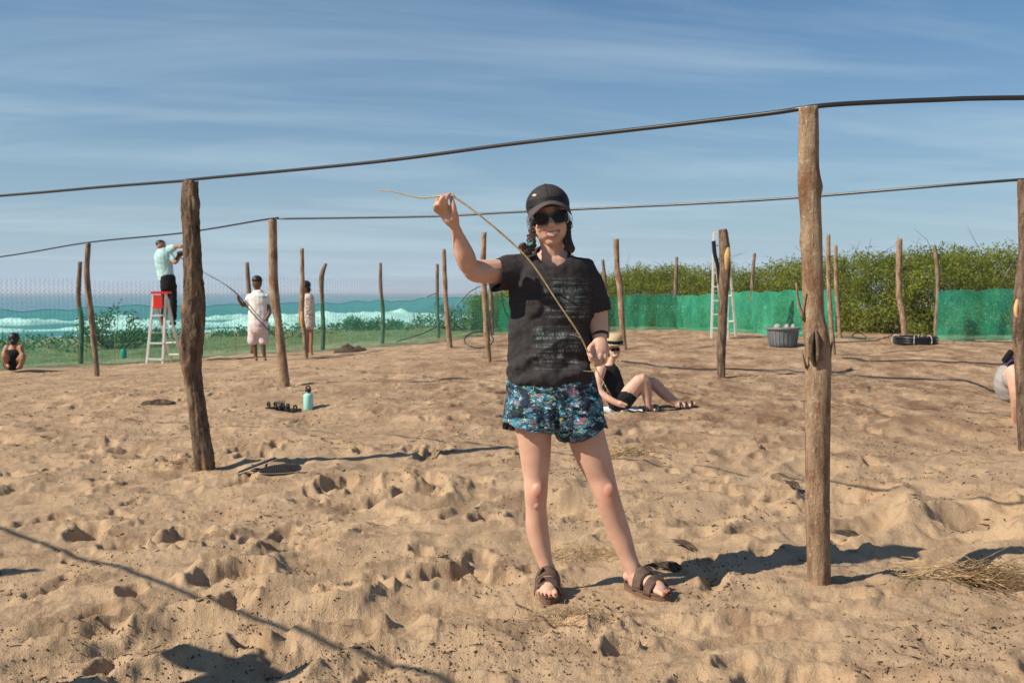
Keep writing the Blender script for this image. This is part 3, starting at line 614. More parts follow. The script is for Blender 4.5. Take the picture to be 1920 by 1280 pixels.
def coil():
    c = G(1716, 645); root = empty('pipe_coil', c, 'flat coil of black pipe tied with cords lying on the sand', 'pipe coil'); R = 41/F*c[1]
    t = np.linspace(0, 2*math.pi*24, 24*40); lay = (t/(2*math.pi)).astype(int); P = np.zeros((len(t), 3))
    u = t/(2*math.pi); rr = R*(.98-.085*np.abs(((u*1.0) % 8)/8*2-1)*3.2); zz = .013+.022*np.floor(u/3.4)
    P[:, 0] = rr*np.cos(t); P[:, 1] = rr*np.sin(t); P[:, 2] = zz+.006*np.sin(t*.37)
    obj('pipe_winding', MB().add(*tube(P+c, .012, 6, ref=(0, 0, 1))).mesh('pipe_winding'), M_PIPE, root)
    for a in (-1.2, -2.0, 1.0, 2.6):
        d = np.array([math.cos(a), math.sin(a), 0]); L = []
        for s in np.linspace(0, 2*math.pi, 17): L.append(c+d*(R*.85+R*.175*math.cos(s))+np.array([0, 0, .085+.098*math.sin(s)]))
        obj('cord', MB().add(*tube(np.array(L), .006, 6)).mesh('cord'), M_EDGE, root)
coil()

# ================================================================== FENCE AND NETS
FL = np.array([(-16, 10.9), (-8.33, 19.2), (-6.3, 20.6), (-4.29, 22.5), (-3.12, 24.0), (-1.95, 26.4), (-.35, 27.9)])
FR = np.array([(-.35, 27.9), (2.55, 27.6), (4.6, 27.7), (6.03, 24.9), (7.08, 21.6)]); FR2 = np.array([(9.18, 21.55), (11.1, 21.4), (14.5, 21.2)])
def along_poly(P, step):
    seg = np.linalg.norm(np.diff(P, axis=0), axis=1); s = np.concatenate([[0], np.cumsum(seg)]); t = np.arange(0, s[-1], step); t = np.append(t, s[-1])
    return t, np.column_stack([np.interp(t, s, P[:, 0]), np.interp(t, s, P[:, 1])]), s
def chain_link():
    root = empty('wire_fence', (FL[1, 0], FL[1, 1], hz(*FL[1])), 'grey chain-link fence above the thin green net on the sea side', 'fence')
    D = .085; t, P, s = along_poly(FL, D/2); zb = hgt(P[:, 0], P[:, 1]); H = 1.62; nz = int(H/(D/2)); V = []; Fc = []; r = .0040
    n = len(t); base = 0
    for i in range(0, n-1, 2):
        pts = []
        for k in range(nz+1):
            j = i+(k % 2); pts.append((P[j, 0], P[j, 1]+(.004 if k % 2 else -.004), zb[j]+.02+k*D/2))
        pts = np.array(pts)
        nv = []; d = np.array([.68, .73, 0])*r; e = np.array([0, 0, 1.4])*r; g = np.array([-.73, .68, 0])*r
        ring = np.stack([pts+d, pts-d*.5+g+e*.4, pts-d*.5-g-e*.4], 1).reshape(-1, 3); V.append(ring)
        for k in range(nz):
            for m in range(3): a = base+k*3+m; b = base+k*3+(m+1) % 3; Fc.append((a, b, b+3, a+3))
        base += len(ring)
    stuff(obj('wire_mesh', mesh_np('wire_mesh', np.vstack(V), np.array(Fc)), M_WIRE, root))
chain_link()
def net(poly, label, hfun, m, off, posts_s=None, sag=.10, seed=0):
    t, P, s = along_poly(poly, .06); tang = np.gradient(P, axis=0); tang /= np.linalg.norm(tang, axis=1)[:, None]; nn = np.column_stack([tang[:, 1], -tang[:, 0]])
    nn *= np.sign(-nn[:, 1:2]+1e-9); nz = 16; V = []
    zb = macro(P[:, 0], P[:, 1])
    span = .85; wave = np.abs(np.sin(t*math.pi/span+.5*noise(t*.3, t*0, seed)))
    Ht = hfun(P[:, 0])+.04*wave+.08*noise(t*.45, t*0+2, seed)
    for k in range(nz+1):
        u = k/nz; fold = (.06*fbm(t*2.6, t*0+u*.8, 3, seed+3)+.05*noise(t*.7, t*0+u, seed+5))*(.25+.75*(1-u))
        V.append(np.column_stack([P+nn*(off+fold)[:, None] if not np.isscalar(off+fold) else P, zb-.04+u*(Ht+.04)+.012*noise(t*3, t*0+u*3, seed)]))
    V = np.array(V); n = len(t); idx = np.arange((nz+1)*n).reshape(nz+1, n)
    f = np.stack([idx[:-1, :-1], idx[:-1, 1:], idx[1:, 1:], idx[1:, :-1]], -1).reshape(-1, 4)
    c = V[0, 0]; root = empty('green_net', c, label, 'netting', None); obj('mesh_sheet', mesh_np('mesh_sheet', V.reshape(-1, 3), f), m, root)
    obj('top_cord', MB().add(*tube(V[-1]+np.array([0, 0, .002]), .006, 5)).mesh('top_cord'), M_CORDG, root)
M_CORDG = mat('green_cord', (.03, .36, .26), .7)
net(FL, 'thin see-through green net along the sea side fence', lambda x: np.interp(x, [-16, -9, -4, 0], [1.02, 1.04, 1.02, 1.02]), M_NETL, .10, seed=1)
net(FR, 'long dense green net in front of the hedge behind the tall stepladder', lambda x: np.interp(x, [-.4, 2.5, 4.6, 5.2, 6.0, 7.1], [.95, .88, .95, .96, 1.0, 1.02]), M_NETR, .07, seed=2)
net(FR2, 'short dense green net panel beside the pipe coil', lambda x: np.interp(x, [9, 11, 14], [1.02, 1.06, 1.08]), M_NETR, .07, seed=3)

# ================================================================== LADDERS
def ladder(label, tl, tr, bl, br, rl, rr_, steps, rw, st_d, top=None, back_rungs=()):
    """front rails tl-bl, tr-br; rear rails from the top to rl, rr_"""
    tl, tr, bl, br, rl, rr_ = map(np.asarray, (tl, tr, bl, br, rl, rr_)); root = empty('stepladder', (bl+br)/2, label, 'ladder')
    for a, b, nm in ((tl, bl, 'front_rail'), (tr, br, 'front_rail'), (tl+[.0, .03, -.06], rl, 'rear_rail'), (tr+[.0, .03, -.06], rr_, 'rear_rail')):
        o = obj(nm, MB().add(*bar(a, b, rw, rw*1.5, (0, 1, 0))).mesh(nm, False), M_ALU, root)
    for u in steps:
        a = tl*(1-u)+bl*u; b = tr*(1-u)+br*u; obj('step', MB().add(*bar(a, b, st_d, .03)).mesh('step', False), M_ALU, root)
    for u in back_rungs:
        a = tl*(1-u)+rl*u; b = tr*(1-u)+rr_*u; obj('rear_brace', MB().add(*bar(a, b, st_d*.9, .025)).mesh('rear_brace', False), M_ALU, root)
    for a, b, c in ((tl, bl, rl), (tr, br, rr_)):
        obj('spreader', MB().add(*bar(a*.45+b*.55, a*.45+c*.55, .012, .02)).mesh('spreader', False), M_ALU, root)
    return root
YA = 19.0
def gz(p): p = np.array(p); p[2] = hz(p[0], p[1])+.005; return p
l1 = ladder('aluminium stepladder with red top under the man in the mint shirt', W(288, 553, YA), W(311, 551, YA), gz(W(275, 672, YA)), gz(W(305, 672, YA)), gz(W(322, 665, YA+.75)), gz(W(341, 665, YA+.55)), (.3, .70, .93), .04, .075, back_rungs=(.18, .46, .70, .88))
c = (W(288, 549, YA)+W(313, 548, YA))/2; obj('top_cap', MB().add(*box(c+[0, .05, 0], (.33, .22, .045))).mesh('top_cap', False), M_RED, l1)
obj('tool_tray', MB().add(*box(W(296, 565, YA-.05), (.17, .03, .24))).add(*box(W(296, 577, YA-.07), (.17, .09, .03))).mesh('tool_tray', False), M_RED, l1)
YB = 22.4
l2 = ladder('tall aluminium stepladder behind the gnarled scarred post', W(1339, 436, YB), W(1364, 436, YB), gz(W(1334, 636, YB)), gz(W(1364, 636, YB)), gz(W(1356, 630, YB+1.0)), gz(W(1380, 634, YB+.6)), (.0, .12, .25, .38, .51, .64, .77, .90), .042, .08, back_rungs=(.3, .6, .85))
pipe('hanging_strap', 'dark strap hanging on the tall stepladder', [W(1338, 452, YB-.1), W(1340, 475, YB-.12), W(1346, 500, YB-.12), W(1349, 532, YB-.1)], .045, 8, M_BLACK, 20, 'strap')

# ================================================================== PROPS
def lathe(prof, n=28):
    v = []; f = []
    for r, z in prof: v += [(r*math.cos(2*math.pi*j/n), r*math.sin(2*math.pi*j/n), z) for j in range(n)]
    for i in range(len(prof)-1):
        for j in range(n): f.append((i*n+j, i*n+(j+1) % n, (i+1)*n+(j+1) % n, (i+1)*n+j))
    f.append(tuple(range(n-1, -1, -1))); f.append(tuple(range((len(prof)-1)*n, len(prof)*n))); return np.array(v), f
def tub():
    c = G(1473, 650); s = c[1]/F; R = 32*s; H = 37*s; c[1] += R*.6; c[2] = hz(c[0], c[1]); root = empty('plastic_tub', c, 'large grey plastic tub standing on the sand', 'tub')
    v, f = lathe([(R*.76, 0), (R*.80, H*.25), (R*.90, H*.82), (R*.92, H*.86), (R*1.0, H*.88), (R*1.02, H*.97), (R*.98, H), (R*.93, H*.98), (R*.88, H*.8), (R*.74, .03)], 36)
    obj('tub_body', MB().add(v+c, f).mesh('tub_body'), M_TUB, root)
    for k in range(24):
        a = k*2*math.pi/24; d = np.array([math.cos(a), math.sin(a), 0]); obj('rib', MB().add(*bar(c+d*R*.785+[0, 0, .02], c+d*R*.905+[0, 0, H*.8], .012, .012, d)).mesh('rib', False), M_TUB, root)
    for dx, w, nm_ in ((-.12, .16, 'largest grey bundle heaped inside the plastic tub'), (.06, .10, 'middle grey bundle between two others in the plastic tub'), (.18, .07, 'smallest grey bundle at the rim of the plastic tub')):
        b, ff = ball(c+np.array([dx, -.05, H*.98]), (w*.5, .1, .075)); o = obj('rolled_cloth', MB().add(b, ff).mesh('rolled_cloth'), M_GREYC); o['label'] = nm_; o['category'] = 'cloth'; o['group'] = 'bundles in the tub'
tub()
def bottle(px, py, hpx, wpx, m, label, loop=True):
    c = G(px, py); s = c[1]/F; H = hpx*s; R = wpx/2*s; root = empty('water_bottle', c, label, 'bottle'); c = c-[0, 0, .004]
    obj('bottle_body', MB().add(*[(lambda v, f: (v+c, f))(*lathe([(R*.92, 0), (R, .01), (R, H*.62), (R*.92, H*.68), (R*.6, H*.73)], 20))][0]).mesh('bottle_body'), m, root)
    obj('neck', MB().add(*[(lambda v, f: (v+c, f))(*lathe([(R*.55, H*.72), (R*.55, H*.80)], 16))][0]).mesh('neck'), M_METAL, root)
    obj('lid', MB().add(*[(lambda v, f: (v+c, f))(*lathe([(R*.62, H*.80), (R*.62, H*.90), (R*.5, H*.93)], 16))][0]).mesh('lid'), M_RUB, root)
    if loop:
        L = [c+np.array([R*.45*math.cos(t), 0, H*.90+R*.7*math.sin(t)]) for t in np.linspace(0, math.pi, 10)]; obj('carry_loop', MB().add(*tube(np.array(L), R*.16, 8)).mesh('carry_loop'), M_RUB, root)
bottle(578, 765, 44, 18, M_MINT, 'mint green water bottle standing on the sand beside black sandals')
bottle(232, 674, 24, 11, M_TEAL, 'teal bottle at the fence foot beside the stepladder', False)
def foot_outline(L, Wd, n=28, bend=.012):
    o = []
    for i in range(n):
        t = 2*math.pi*i/n; x = math.cos(t)*.5; w = Wd*.5*(.80+.22*x*1.6-.10*math.cos(2*t)); rr = (abs(math.cos(t))**2.6+abs(math.sin(t))**2.6)**(-1/2.6); o.append((x*L*min(rr, 1.08), math.sin(t)*w*min(rr, 1.15)*.93+bend*math.cos(math.pi*x)))
    return o
def frame(dirv, up=(0, 0, 1)):
    f = unit(dirv); s = unit(np.cross(up, f)); u = np.cross(f, s); return np.array([f, s, u])
def flipflops():
    a = G(505, 902); c = a+np.array([.06, .0, .055]); root = empty('flip_flop', a, 'black flip-flop lying flat, textured sole up, beside the thick knotted post', 'flip-flop')
    M = frame((1, .10, .07), (0, -.42, .9)); c = G(523, 903)+np.array([0, .03, .035])
    obj('sole', MB().add(*slab(foot_outline(.285, .115), -.007, .007, M, c)).mesh('sole', False), M_RUB, root); obj('white_rim', MB().add(*slab(foot_outline(.290, .120), -.003, .002, M, c-M[2]*.003)).mesh('white_rim', False), M_EDGE, root)
    for x in np.linspace(-.12, .12, 18): obj('tread', MB().add(*box(c+M[0]*x+M[2]*.0085, (.005, .085*(1-(abs(x)/.19)**2), .003), M)).mesh('tread', False), M_BLACK, root)
    root = empty('flip_flop', a+np.array([-.08, .02, 0]), 'black flip-flop propped on edge against the other one', 'flip-flop'); c = G(478, 898)+np.array([.005, .05, .055])
    M = frame((1, .15, .38), (-.34, -.02, .94)); obj('sole', MB().add(*slab(foot_outline(.27, .105), -.006, .008, M, c)).mesh('sole', False), M_RUB, root); obj('white_rim', MB().add(*slab(foot_outline(.275, .11), -.003, .002, M, c-M[2]*.005)).mesh('white_rim', False), M_EDGE, root)
    for sgn in (-1, 1):
        P = [c+M[0]*.07-M[2]*.006, c+M[0]*.03+M[1]*.035*sgn-M[2]*.04, c-M[0]*.05+M[1]*.048*sgn-M[2]*.012]; obj('strap', MB().add(*tube(catmull(np.array(P), 10), .006, 6)).mesh('strap'), M_RUB, root)
flipflops()
def far_sandals():
    for k, (px, py, d, lb) in enumerate([(520, 767, (1, .5, .02), 'black strapped sandal lying by the mint bottle, strap standing up'), (543, 767, (1, -.15, .02), 'black strapped sandal lying between its pair and the mint bottle')]):
        c = G(px, py); root = empty('sandal', c, lb, 'sandal'); M = frame(d); c = c+[0, 0, .02]
        obj('sole', MB().add(*slab(foot_outline(.26, .1), -.012, .01, M, c)).mesh('sole', False), M_RUB, root)
        for x, h in ((.06, .05), (-.02, .065), (-.09, .07)):
            P = [c+M[0]*x+M[1]*.05*math.cos(t)+M[2]*h*math.sin(t) for t in np.linspace(0, math.pi, 12)]; obj('strap', MB().add(*tube(np.array(P), .011, 8, k=.35, ref=(0, 0, 1))).mesh('strap'), M_RUB, root)
far_sandals()
def mound(px, py, w, h, d, label):
    c = G(px, py); n = 40; v = []; X, Y = np.meshgrid(np.linspace(-1, 1, n), np.linspace(-1, 1, n)); r = np.sqrt(X**2+Y**2)
    Z = h*np.clip(1-r**2, 0, 1)**.8*(1+.5*fbm(X*2+px, Y*2, 4))-.04*(r > .93); V = np.column_stack([(X*w/2).ravel(), (Y*d/2).ravel(), Z.ravel()-.01])
    idx = np.arange(n*n).reshape(n, n); f = np.stack([idx[:-1, :-1], idx[:-1, 1:], idx[1:, 1:], idx[1:, :-1]], -1).reshape(-1, 4)
    o = obj('debris_mound', mesh_np('debris_mound', V, f), M_CHAR); o.location = tuple(c); tag(o, label, 'mound')
mound(658, 660, .75, .14, .6, 'dark heap of dug roots and soil at the fence foot beyond the mint bottle')
mound(298, 758, .42, .05, .3, 'flat dark tuft of dry weed in the sand beside the thick knotted post')
def stick(label, pix, r, m, lift=.01):
    Q = np.array([G(a, b) for a, b in pix]); Q[:, 2] += lift; C_ = catmull(Q, 14); o = obj('stick', MB().add(*tube(C_-C_[0], np.linspace(r, r*.6, 14), 7)).mesh('stick'), m); o.location = tuple(C_[0]); tag(o, label, 'stick')
stick('pale peeled branch lying in front of the hedge behind the pipe coil', [(1625, 617), (1660, 620), (1705, 620)], .03, M_TWIG, .03)
stick('thin dark stick lying on the sand by the standing woman\'s sandal', [(967, 1134), (985, 1140), (998, 1145)], .004, M_CHAR, .004)

# ------------------------------------------------------------------ dry grass, debris
def grass_pile(name, label, cx, cy, wpx, n, L, r, m, hgt_=.05, ang=0.0, spread=.5):
    c = G(cx, cy); mb = MB(); w = wpx/F*c[1]
    for k in range(n):
        x = c[0]+rng.normal(0, w*.28); y = c[1]+rng.normal(0, w*.16); a = ang+rng.normal(0, spread)+(math.pi if rng.random() < .3 else 0); l = L*rng.uniform(.4, 1.2); z = hz(x, y)+abs(rng.normal(0, hgt_))*math.exp(-((x-c[0])/w)**2*4)
        d = np.array([math.cos(a), math.sin(a)*.6, rng.normal(0, .15)])*l; p0 = np.array([x, y, z+.004]); p1 = p0+d*.5+[0, 0, abs(rng.normal(0, .02))]; p2 = p0+d; p2[2] = max(p2[2]-.01, hz(p2[0], p2[1])+.002)
        mb.add(*tube(np.array([p0, p1, p2])-c, [r, r*.9, r*.5], 3))
    o = obj(name, mb.mesh(name, False), m); o.location = tuple(c); return tag(o, label, 'dry grass')
grass_pile('dry_grass', 'bundle of cut dry straw lying in the shadow beside the tall tan post', 1818, 1096, 165, 230, .26, .0020, M_STRAW, .045, -.35, .45)
grass_pile('dry_grass', 'thin scatter of dry straw on the sand behind the standing woman\'s legs', 1095, 1040, 150, 130, .12, .0014, M_STRAW, .012, 0, 1.2)
grass_pile('dry_grass', 'trampled straw bits between the standing woman\'s sandals', 1060, 1165, 130, 110, .08, .0015, M_STRAW, .008, 0, 1.5)
grass_pile('dry_grass', 'dry weed tuft on the sand past the standing woman\'s thigh', 1165, 858, 90, 90, .16, .0025, M_STRAW, .03, 0, 1.2)
grass_pile('dry_grass', 'small straw tuft in the sand at the foot of the thick knotted post', 350, 880, 110, 90, .10, .0018, M_STRAW, .015, 0, 1.4)
def bark_piece(cx, cy, L, w, d, label, n=9):
    c = G(cx, cy); M = frame(d); mb = MB()
    for k in range(n):
        y = (k/(n-1)-.5)*w; l = L*rng.uniform(.6, 1); P = [M[0]*(-l/2+rng.normal(0, .01))+M[1]*y+M[2]*.012, M[1]*y+M[2]*(.02+.01*rng.random()), M[0]*l/2+M[1]*(y+rng.normal(0, .008))+M[2]*.006]
        mb.add(*tube(catmull(np.array(P), 6), np.array([.3, .9, 1, 1, .8, .2])*w/n*.75, 6))
    o = obj('bark_piece', mb.mesh('bark_piece'), M_CHAR); o.location = tuple(c+[0, 0, .005]); tag(o, label, 'bark')
bark_piece(1255, 1060, .16, .07, (.7, -.55, -.1), 'splintered dark bark slab half buried behind the sandalled foot')
bark_piece(1285, 1030, .20, .04, (.55, -.8, -.1), 'narrow dark bark strip beside the splintered bark slab', 5)
bark_piece(1592, 1008, .17, .075, (.75, -.6, -.15), 'burnt looking dark bark stub beside the tall tan post')
bark_piece(1222, 1078, .07, .03, (.8, -.5, .1), 'small black bark chip touching the woman\'s shadow', 4)
bark_piece(1485, 925, .12, .06, (.3, -.9, -.2), 'dark clod of bark left of the tall tan post', 6)
def debris():
    nb = 52000; y = 2.6+11*rng.random(nb)**1.5; y[34000:] = rng.uniform(6.5, 23, nb-34000); x = rng.uniform(-.62, .62, nb)*y
    ok = (noise(x*1.3, y*1.3, 12)+.8*noise(x*4, y*4, 13) > rng.normal(.13, .17, nb)) & (sdist(x, y) < .3)
    for p in FEET: ok &= (x-p[0])**2+(y-p[1])**2 > .12**2
    x, y = x[ok], y[ok]; n = len(x); z = hgt(x, y); L = rng.uniform(.003, .009, n)*np.where(rng.random(n) < .16, rng.uniform(2, 7, n), 1)*(1+.06*y); w = rng.uniform(.001, .0042, n)*(1+.07*y); a = rng.uniform(0, 6.28, n)
    d = np.column_stack([np.cos(a), np.sin(a), rng.normal(.05, .15, n)])*(L/2)[:, None]; sd2 = np.column_stack([-np.sin(a), np.cos(a), a*0])*w[:, None]; c = np.column_stack([x, y, z+w*.6]); u = np.column_stack([a*0, a*0, w*.9])
    V = np.stack([c-d, c+sd2-u, c-sd2-u, c+u, c+d], 1).reshape(-1, 3); b5 = np.arange(n)*5
    Fc = np.concatenate([np.column_stack([b5+i_, b5+j_, b5+k_]) for i_, j_, k_ in ((0,1,3),(0,3,2),(0,2,1),(4,3,1),(4,2,3),(4,1,2))])
    o = stuff(obj('sand_debris', mesh_np('sand_debris', V, Fc, False), M_DEB)); o['label'] = 'tiny dark twigs and chips scattered over the sand'; o['category'] = 'debris'
    L = []; 
    for k in range(2600):
        y = 2.6+8*rng.random()**1.4; x = rng.uniform(-.62, .62)*y
        if noise(np.array(x*.9), np.array(y*.9), 14) < .02: continue
        z = hz(x, y)+.003; a = rng.uniform(0, 6.28); l = rng.uniform(.02, .09); d = np.array([math.cos(a), math.sin(a), 0])*l; s = np.array([-math.sin(a), math.cos(a), 0])*.0011; p = np.array([x, y, z]); L += [p-s, p+s, p+d*.5+s+[0, 0, .006], p+d*.5-s+[0, 0, .006]]
    V = np.array(L); o = stuff(obj('straw_bits', mesh_np('straw_bits', V, np.arange(len(V)).reshape(-1, 4), False), M_STRAW)); o['label'] = 'loose pale straw bits strewn over the sand'; o['category'] = 'straw'
    L = []
    for px, py, n in [(880,1000+10,0),(230,1195,7),(300,925,9),(395,945,12),(340,1190,8),(860,1205,5),(1000,1020,8),(990,1150,8),(1290,1060,12),(1310,1040,9),(1700,1115,10),(1640,1150,6),(600,1240,6),(1460,1120,6),(1160,850,9),(500,1195,6),(1880,1090,8),(1250,950,5)]:
        c = G(px, py)
        for k in range(n):
            p = c+np.array([rng.normal(0, .05), rng.normal(0, .04), 0]); p[2] = hz(p[0], p[1]); h = rng.uniform(.02, .075); d = rng.normal(0, .02, 2); L += [p-[.0013, 0, .004], p+[.0013, 0, -.004], p+[d[0], d[1], h]]
    V = np.array(L); o = stuff(obj('grass_sprouts', mesh_np('grass_sprouts', V, np.arange(len(V)).reshape(-1, 3), False), M_GRASSG)); o['label'] = 'tiny green grass sprouts dotted over the sand'; o['category'] = 'grass'
debris()

# ================================================================== PEOPLE
def ptube(spec, Y, k=.85, n=14, seg=4):
    P = []; R = []
    for s in spec:
        y = Y+(s[3] if len(s) > 3 else 0); P.append(W(s[0], s[1], y)); R.append(s[2]/2/F*y)
    return rtube(P, R, n, seg, k)
def pball(px, py, w, h, Y, d=1.0): s = Y/F; return ball(W(px, py, Y), (w/2*s, w/2*s*d, h/2*s))
def figure(label, Y, base, skin, skinmat, garments, extra=(), voxel=.012, group='people working on the sand'):
    root = empty('person', G(*base) if isinstance(base, tuple) else base, label, 'person')
    mb = MB()
    for s in skin: mb.add(*(s if isinstance(s, tuple) else ptube(s, Y)))
    obj('body', remesh(mb, voxel, 2), skinmat, root)
    for nm, parts, m, kk in garments:
        g = MB()
        for s in parts: g.add(*(s if isinstance(s, tuple) else ptube(s, Y, kk)))
        obj(nm, remesh(g, voxel, 2, disp=lambda co: .006*fbm(co[:, 0]*9+co[:, 2]*6, co[:, 2]*11-co[:, 1]*5, 3, 2)), m, root)
    for nm, mb2, m in extra: obj(nm, mb2.mesh(nm), m, root)
    return root
# --- man in mint shirt on the ladder, seen from behind, drilling the post
Y = 19.35
figure('person in mint shirt and black trousers standing on the red-topped stepladder', Y, W(318, 606, Y),
  [[(303,462,16),(304,470,12)], pball(302,460,17,20,Y), [(318,468,10),(332,462,8,-.1),(341,462,7,-.25)], [(318,482,9),(328,492,8,-.1),(338,480,6,-.25),(343,477,6,-.28)], [(306,480,20),(310,508,16),(314,530,16)], [(306,590,9),(306,604,9)], [(322,590,9),(323,604,9)]], M_SKINT,
  [('shirt', [[(306,468,22),(306,480,34),(308,500,32),(312,523,30)], [(314,470,18),(326,464,14,-.05)], [(316,476,16),(325,488,11,-.05)]], M_MINTC, .7),
   ('trousers', [[(314,520,29),(316,540,30)], [(309,535,17),(309,565,14),(307,598,12)], [(323,535,17),(325,565,14),(325,598,12)]], M_BLACK, .9)],
  [('hair', MB().add(*pball(301,457,18,15,Y+.01)), M_HAIRB), ('shoe', MB().add(*rtube([W(304,605,Y+.05), W(308,606,Y-.1)], [.045,.04])), M_RUB), ('shoe', MB().add(*rtube([W(322,605,Y+.05), W(327,606,Y-.1)], [.045,.04])), M_RUB)])
dr = empty('power_drill', W(341, 476, 19.05), 'dark power drill held against the post by the man on the stepladder', 'drill')
obj('drill_body', MB().add(*rtube([W(334,475,19.05), W(346,473,19.05)], [.04,.035])).mesh('drill_body'), M_RUB, dr); obj('handle', MB().add(*rtube([W(335,477,19.05), W(330,486,19.05)], [.025,.03])).mesh('handle'), M_RUB, dr); obj('bit', MB().add(*tube([W(345,473,19.05), W(352,472,19.05)], .012, 8)).mesh('bit'), M_METAL, dr)
# --- man in white T-shirt, from behind, holding a pipe
Y = 18.4
figure('person in white T-shirt and pale pink shorts holding a long bent pipe', Y, (484, 674),
  [pball(482,530,19,25,Y), [(482,540,11),(483,550,12)], [(484,560,16),(485,600,18)], [(466,566,9),(456,572,8,-.05),(448,562,6,-.1),(446,555,6,-.12)], [(500,565,9),(505,585,8,-.03),(498,600,7,-.1)], [(477,640,10),(478,655,9),(480,671,6)], [(493,640,10),(494,655,9),(496,671,6)], [(480,672,6,.04),(481,674,6,-.12)], [(496,672,6,.04),(498,674,6,-.12)]], M_SKIND,
  [('shirt', [[(484,548,22),(484,556,36),(484,575,38),(485,609,38)], [(470,556,16),(463,568,13,-.03)], [(497,556,16),(503,570,13)]], M_WHITE, .62),
   ('shorts', [[(484,606,36),(484,618,37)], [(475,615,20),(474,641,21)], [(493,615,20),(494,641,19)]], M_PINK, .8)],
  [('hair', MB().add(*pball(482,525,20,18,Y)), M_HAIRB), ('back_print', MB().add(*box(W(492,557,Y-.155), (.15, .008, .022))), M_TEAL)])
pipe('bent_pipe', 'long bent black pipe held by the person in the white T-shirt', [W(340,484,18.9), W(380,509,18.7), W(420,532,18.4), W(446,553,18.27), W(470,583,18.2), W(490,605,18.15), W(515,630,18.1)], .011, 8)
# --- woman behind the post in a patterned cover-up
Y = 19.6
figure('person in pale patterned cover-up standing behind a post', Y, (574, 667),
  [pball(571,538,16,21,Y), [(574,548,8),(575,556,9)], [(576,570,12),(577,600,12)], [(575,606,11),(575,630,9),(575,650,8),(575,665,6)], [(582,606,10),(584,630,8),(583,650,7),(584,665,6)], [(575,666,6),(572,668,5,-.12)], [(584,666,6),(582,668,5,-.12)]], M_SKINT,
  [('cover_up', [[(576,550,10),(577,556,22),(578,575,25),(578,600,26),(579,611,26)], [(570,560,10),(567,585,9)], [(584,560,10),(584,600,12)]], M_PATT, .7)],
  [('hair', MB().add(*pball(574,534,18,17,Y)).add(*pball(578,543,10,12,Y)), M_HAIRB)])
# --- crouching bather at the far left
Y = 17.2
figure('person in dark swimwear crouching over the sand beside the netting', Y, (25, 692),
  [pball(26,638,17,22,Y-.15), [(25,648,12),(24,668,30),(24,682,28)], [(14,650,12),(6,668,8,-.1),(16,688,6,-.3)], [(38,650,12),(42,672,8,-.1),(33,690,6,-.3)], [(16,680,15),(8,664,13,-.3),(13,690,7,-.2)], [(34,680,15),(43,668,13,-.3),(38,690,7,-.2)]], M_SKINT,
  [('swimsuit', [[(24,664,36),(24,684,36)]], M_BLACK, .85)], [('hair', MB().add(*pball(26,633,20,20,Y-.19)).add(*pball(26,640,14,14,Y-.22)), M_HAIRB)])
# --- crouching person behind the right edge post
Y = 9.3
figure('person in purple top and grey shorts bending down behind the leaning forked post', Y, W(1905, 790, Y) * np.array([1, 1, 0]),
  [pball(1955,640,50,60,Y), [(1945,650,26),(1925,690,40),(1905,725,44)], [(1900,720,46),(1906,700,44,-.2),(1912,745,34,-.25),(1908,790,22,-.1)], [(1915,735,42,.2),(1940,705,38),(1945,790,22)], [(1935,670,26,-.15),(1950,720,20,-.3),(1960,770,15,-.35)], [(1906,792,22,-.05),(1930,796,18,-.15)]], M_SKIN,
  [('top', [[(1940,655,46),(1918,682,62),(1904,704,60)]], M_PURPLE, .9), ('shorts', [[(1901,700,60),(1896,722,64),(1898,738,52)], [(1900,715,50),(1905,706,48,-.15)]], M_GREYC, .9)],
  [('waist_bag', MB().add(*rtube([W(1884,676,Y-.1), W(1896,660,Y-.15)], [.03, .03])), M_BLACK), ('hair', MB().add(*pball(1957,630,56,50,Y)), M_HAIR)])
# --- person out of frame by the rail (only the shadow shows)
def plain_person(x, y):
    z = hz(x, y); o = np.array([x, y, z]); root = empty('person', o, 'person in black clothes standing beside the pipe rail next to the camera', 'person'); mb = MB()
    mb.add(*ball(o+[0, 0, 1.62], (.085, .1, .12))); 
    for s in (-1, 1): mb.add(*rtube([o+[.02, s*.1, .9], o+[0, s*.11, .5], o+[0, s*.11, .06], o+[0, s*.11, .02]], [.085, .06, .045, .04])); mb.add(*rtube([o+[0, s*.19, 1.4], o+[.05, s*.34, 1.2], o+[.2, s*.26, 1.30]], [.055, .045, .035])); mb.add(*rtube([o+[-.05, s*.11, .03], o+[.15, s*.12, .025]], [.045, .035]))
    mb.add(*rtube([o+[0, 0, .85], o+[0, 0, 1.1], o+[0, 0, 1.38], o+[0, 0, 1.55]], [.16, .14, .18, .06], k=.7, ref=(1, 0, 0)))
    obj('body', remesh(mb, .012, 3), M_SKINT, root); g = MB().add(*rtube([o+[0, 0, .8], o+[0, 0, 1.1], o+[0, 0, 1.42]], [.18, .17, .20], k=.75, ref=(1, 0, 0))); obj('shirt', remesh(g, .012, 2), M_BLACK, root)
plain_person(-2.52, 2.55)
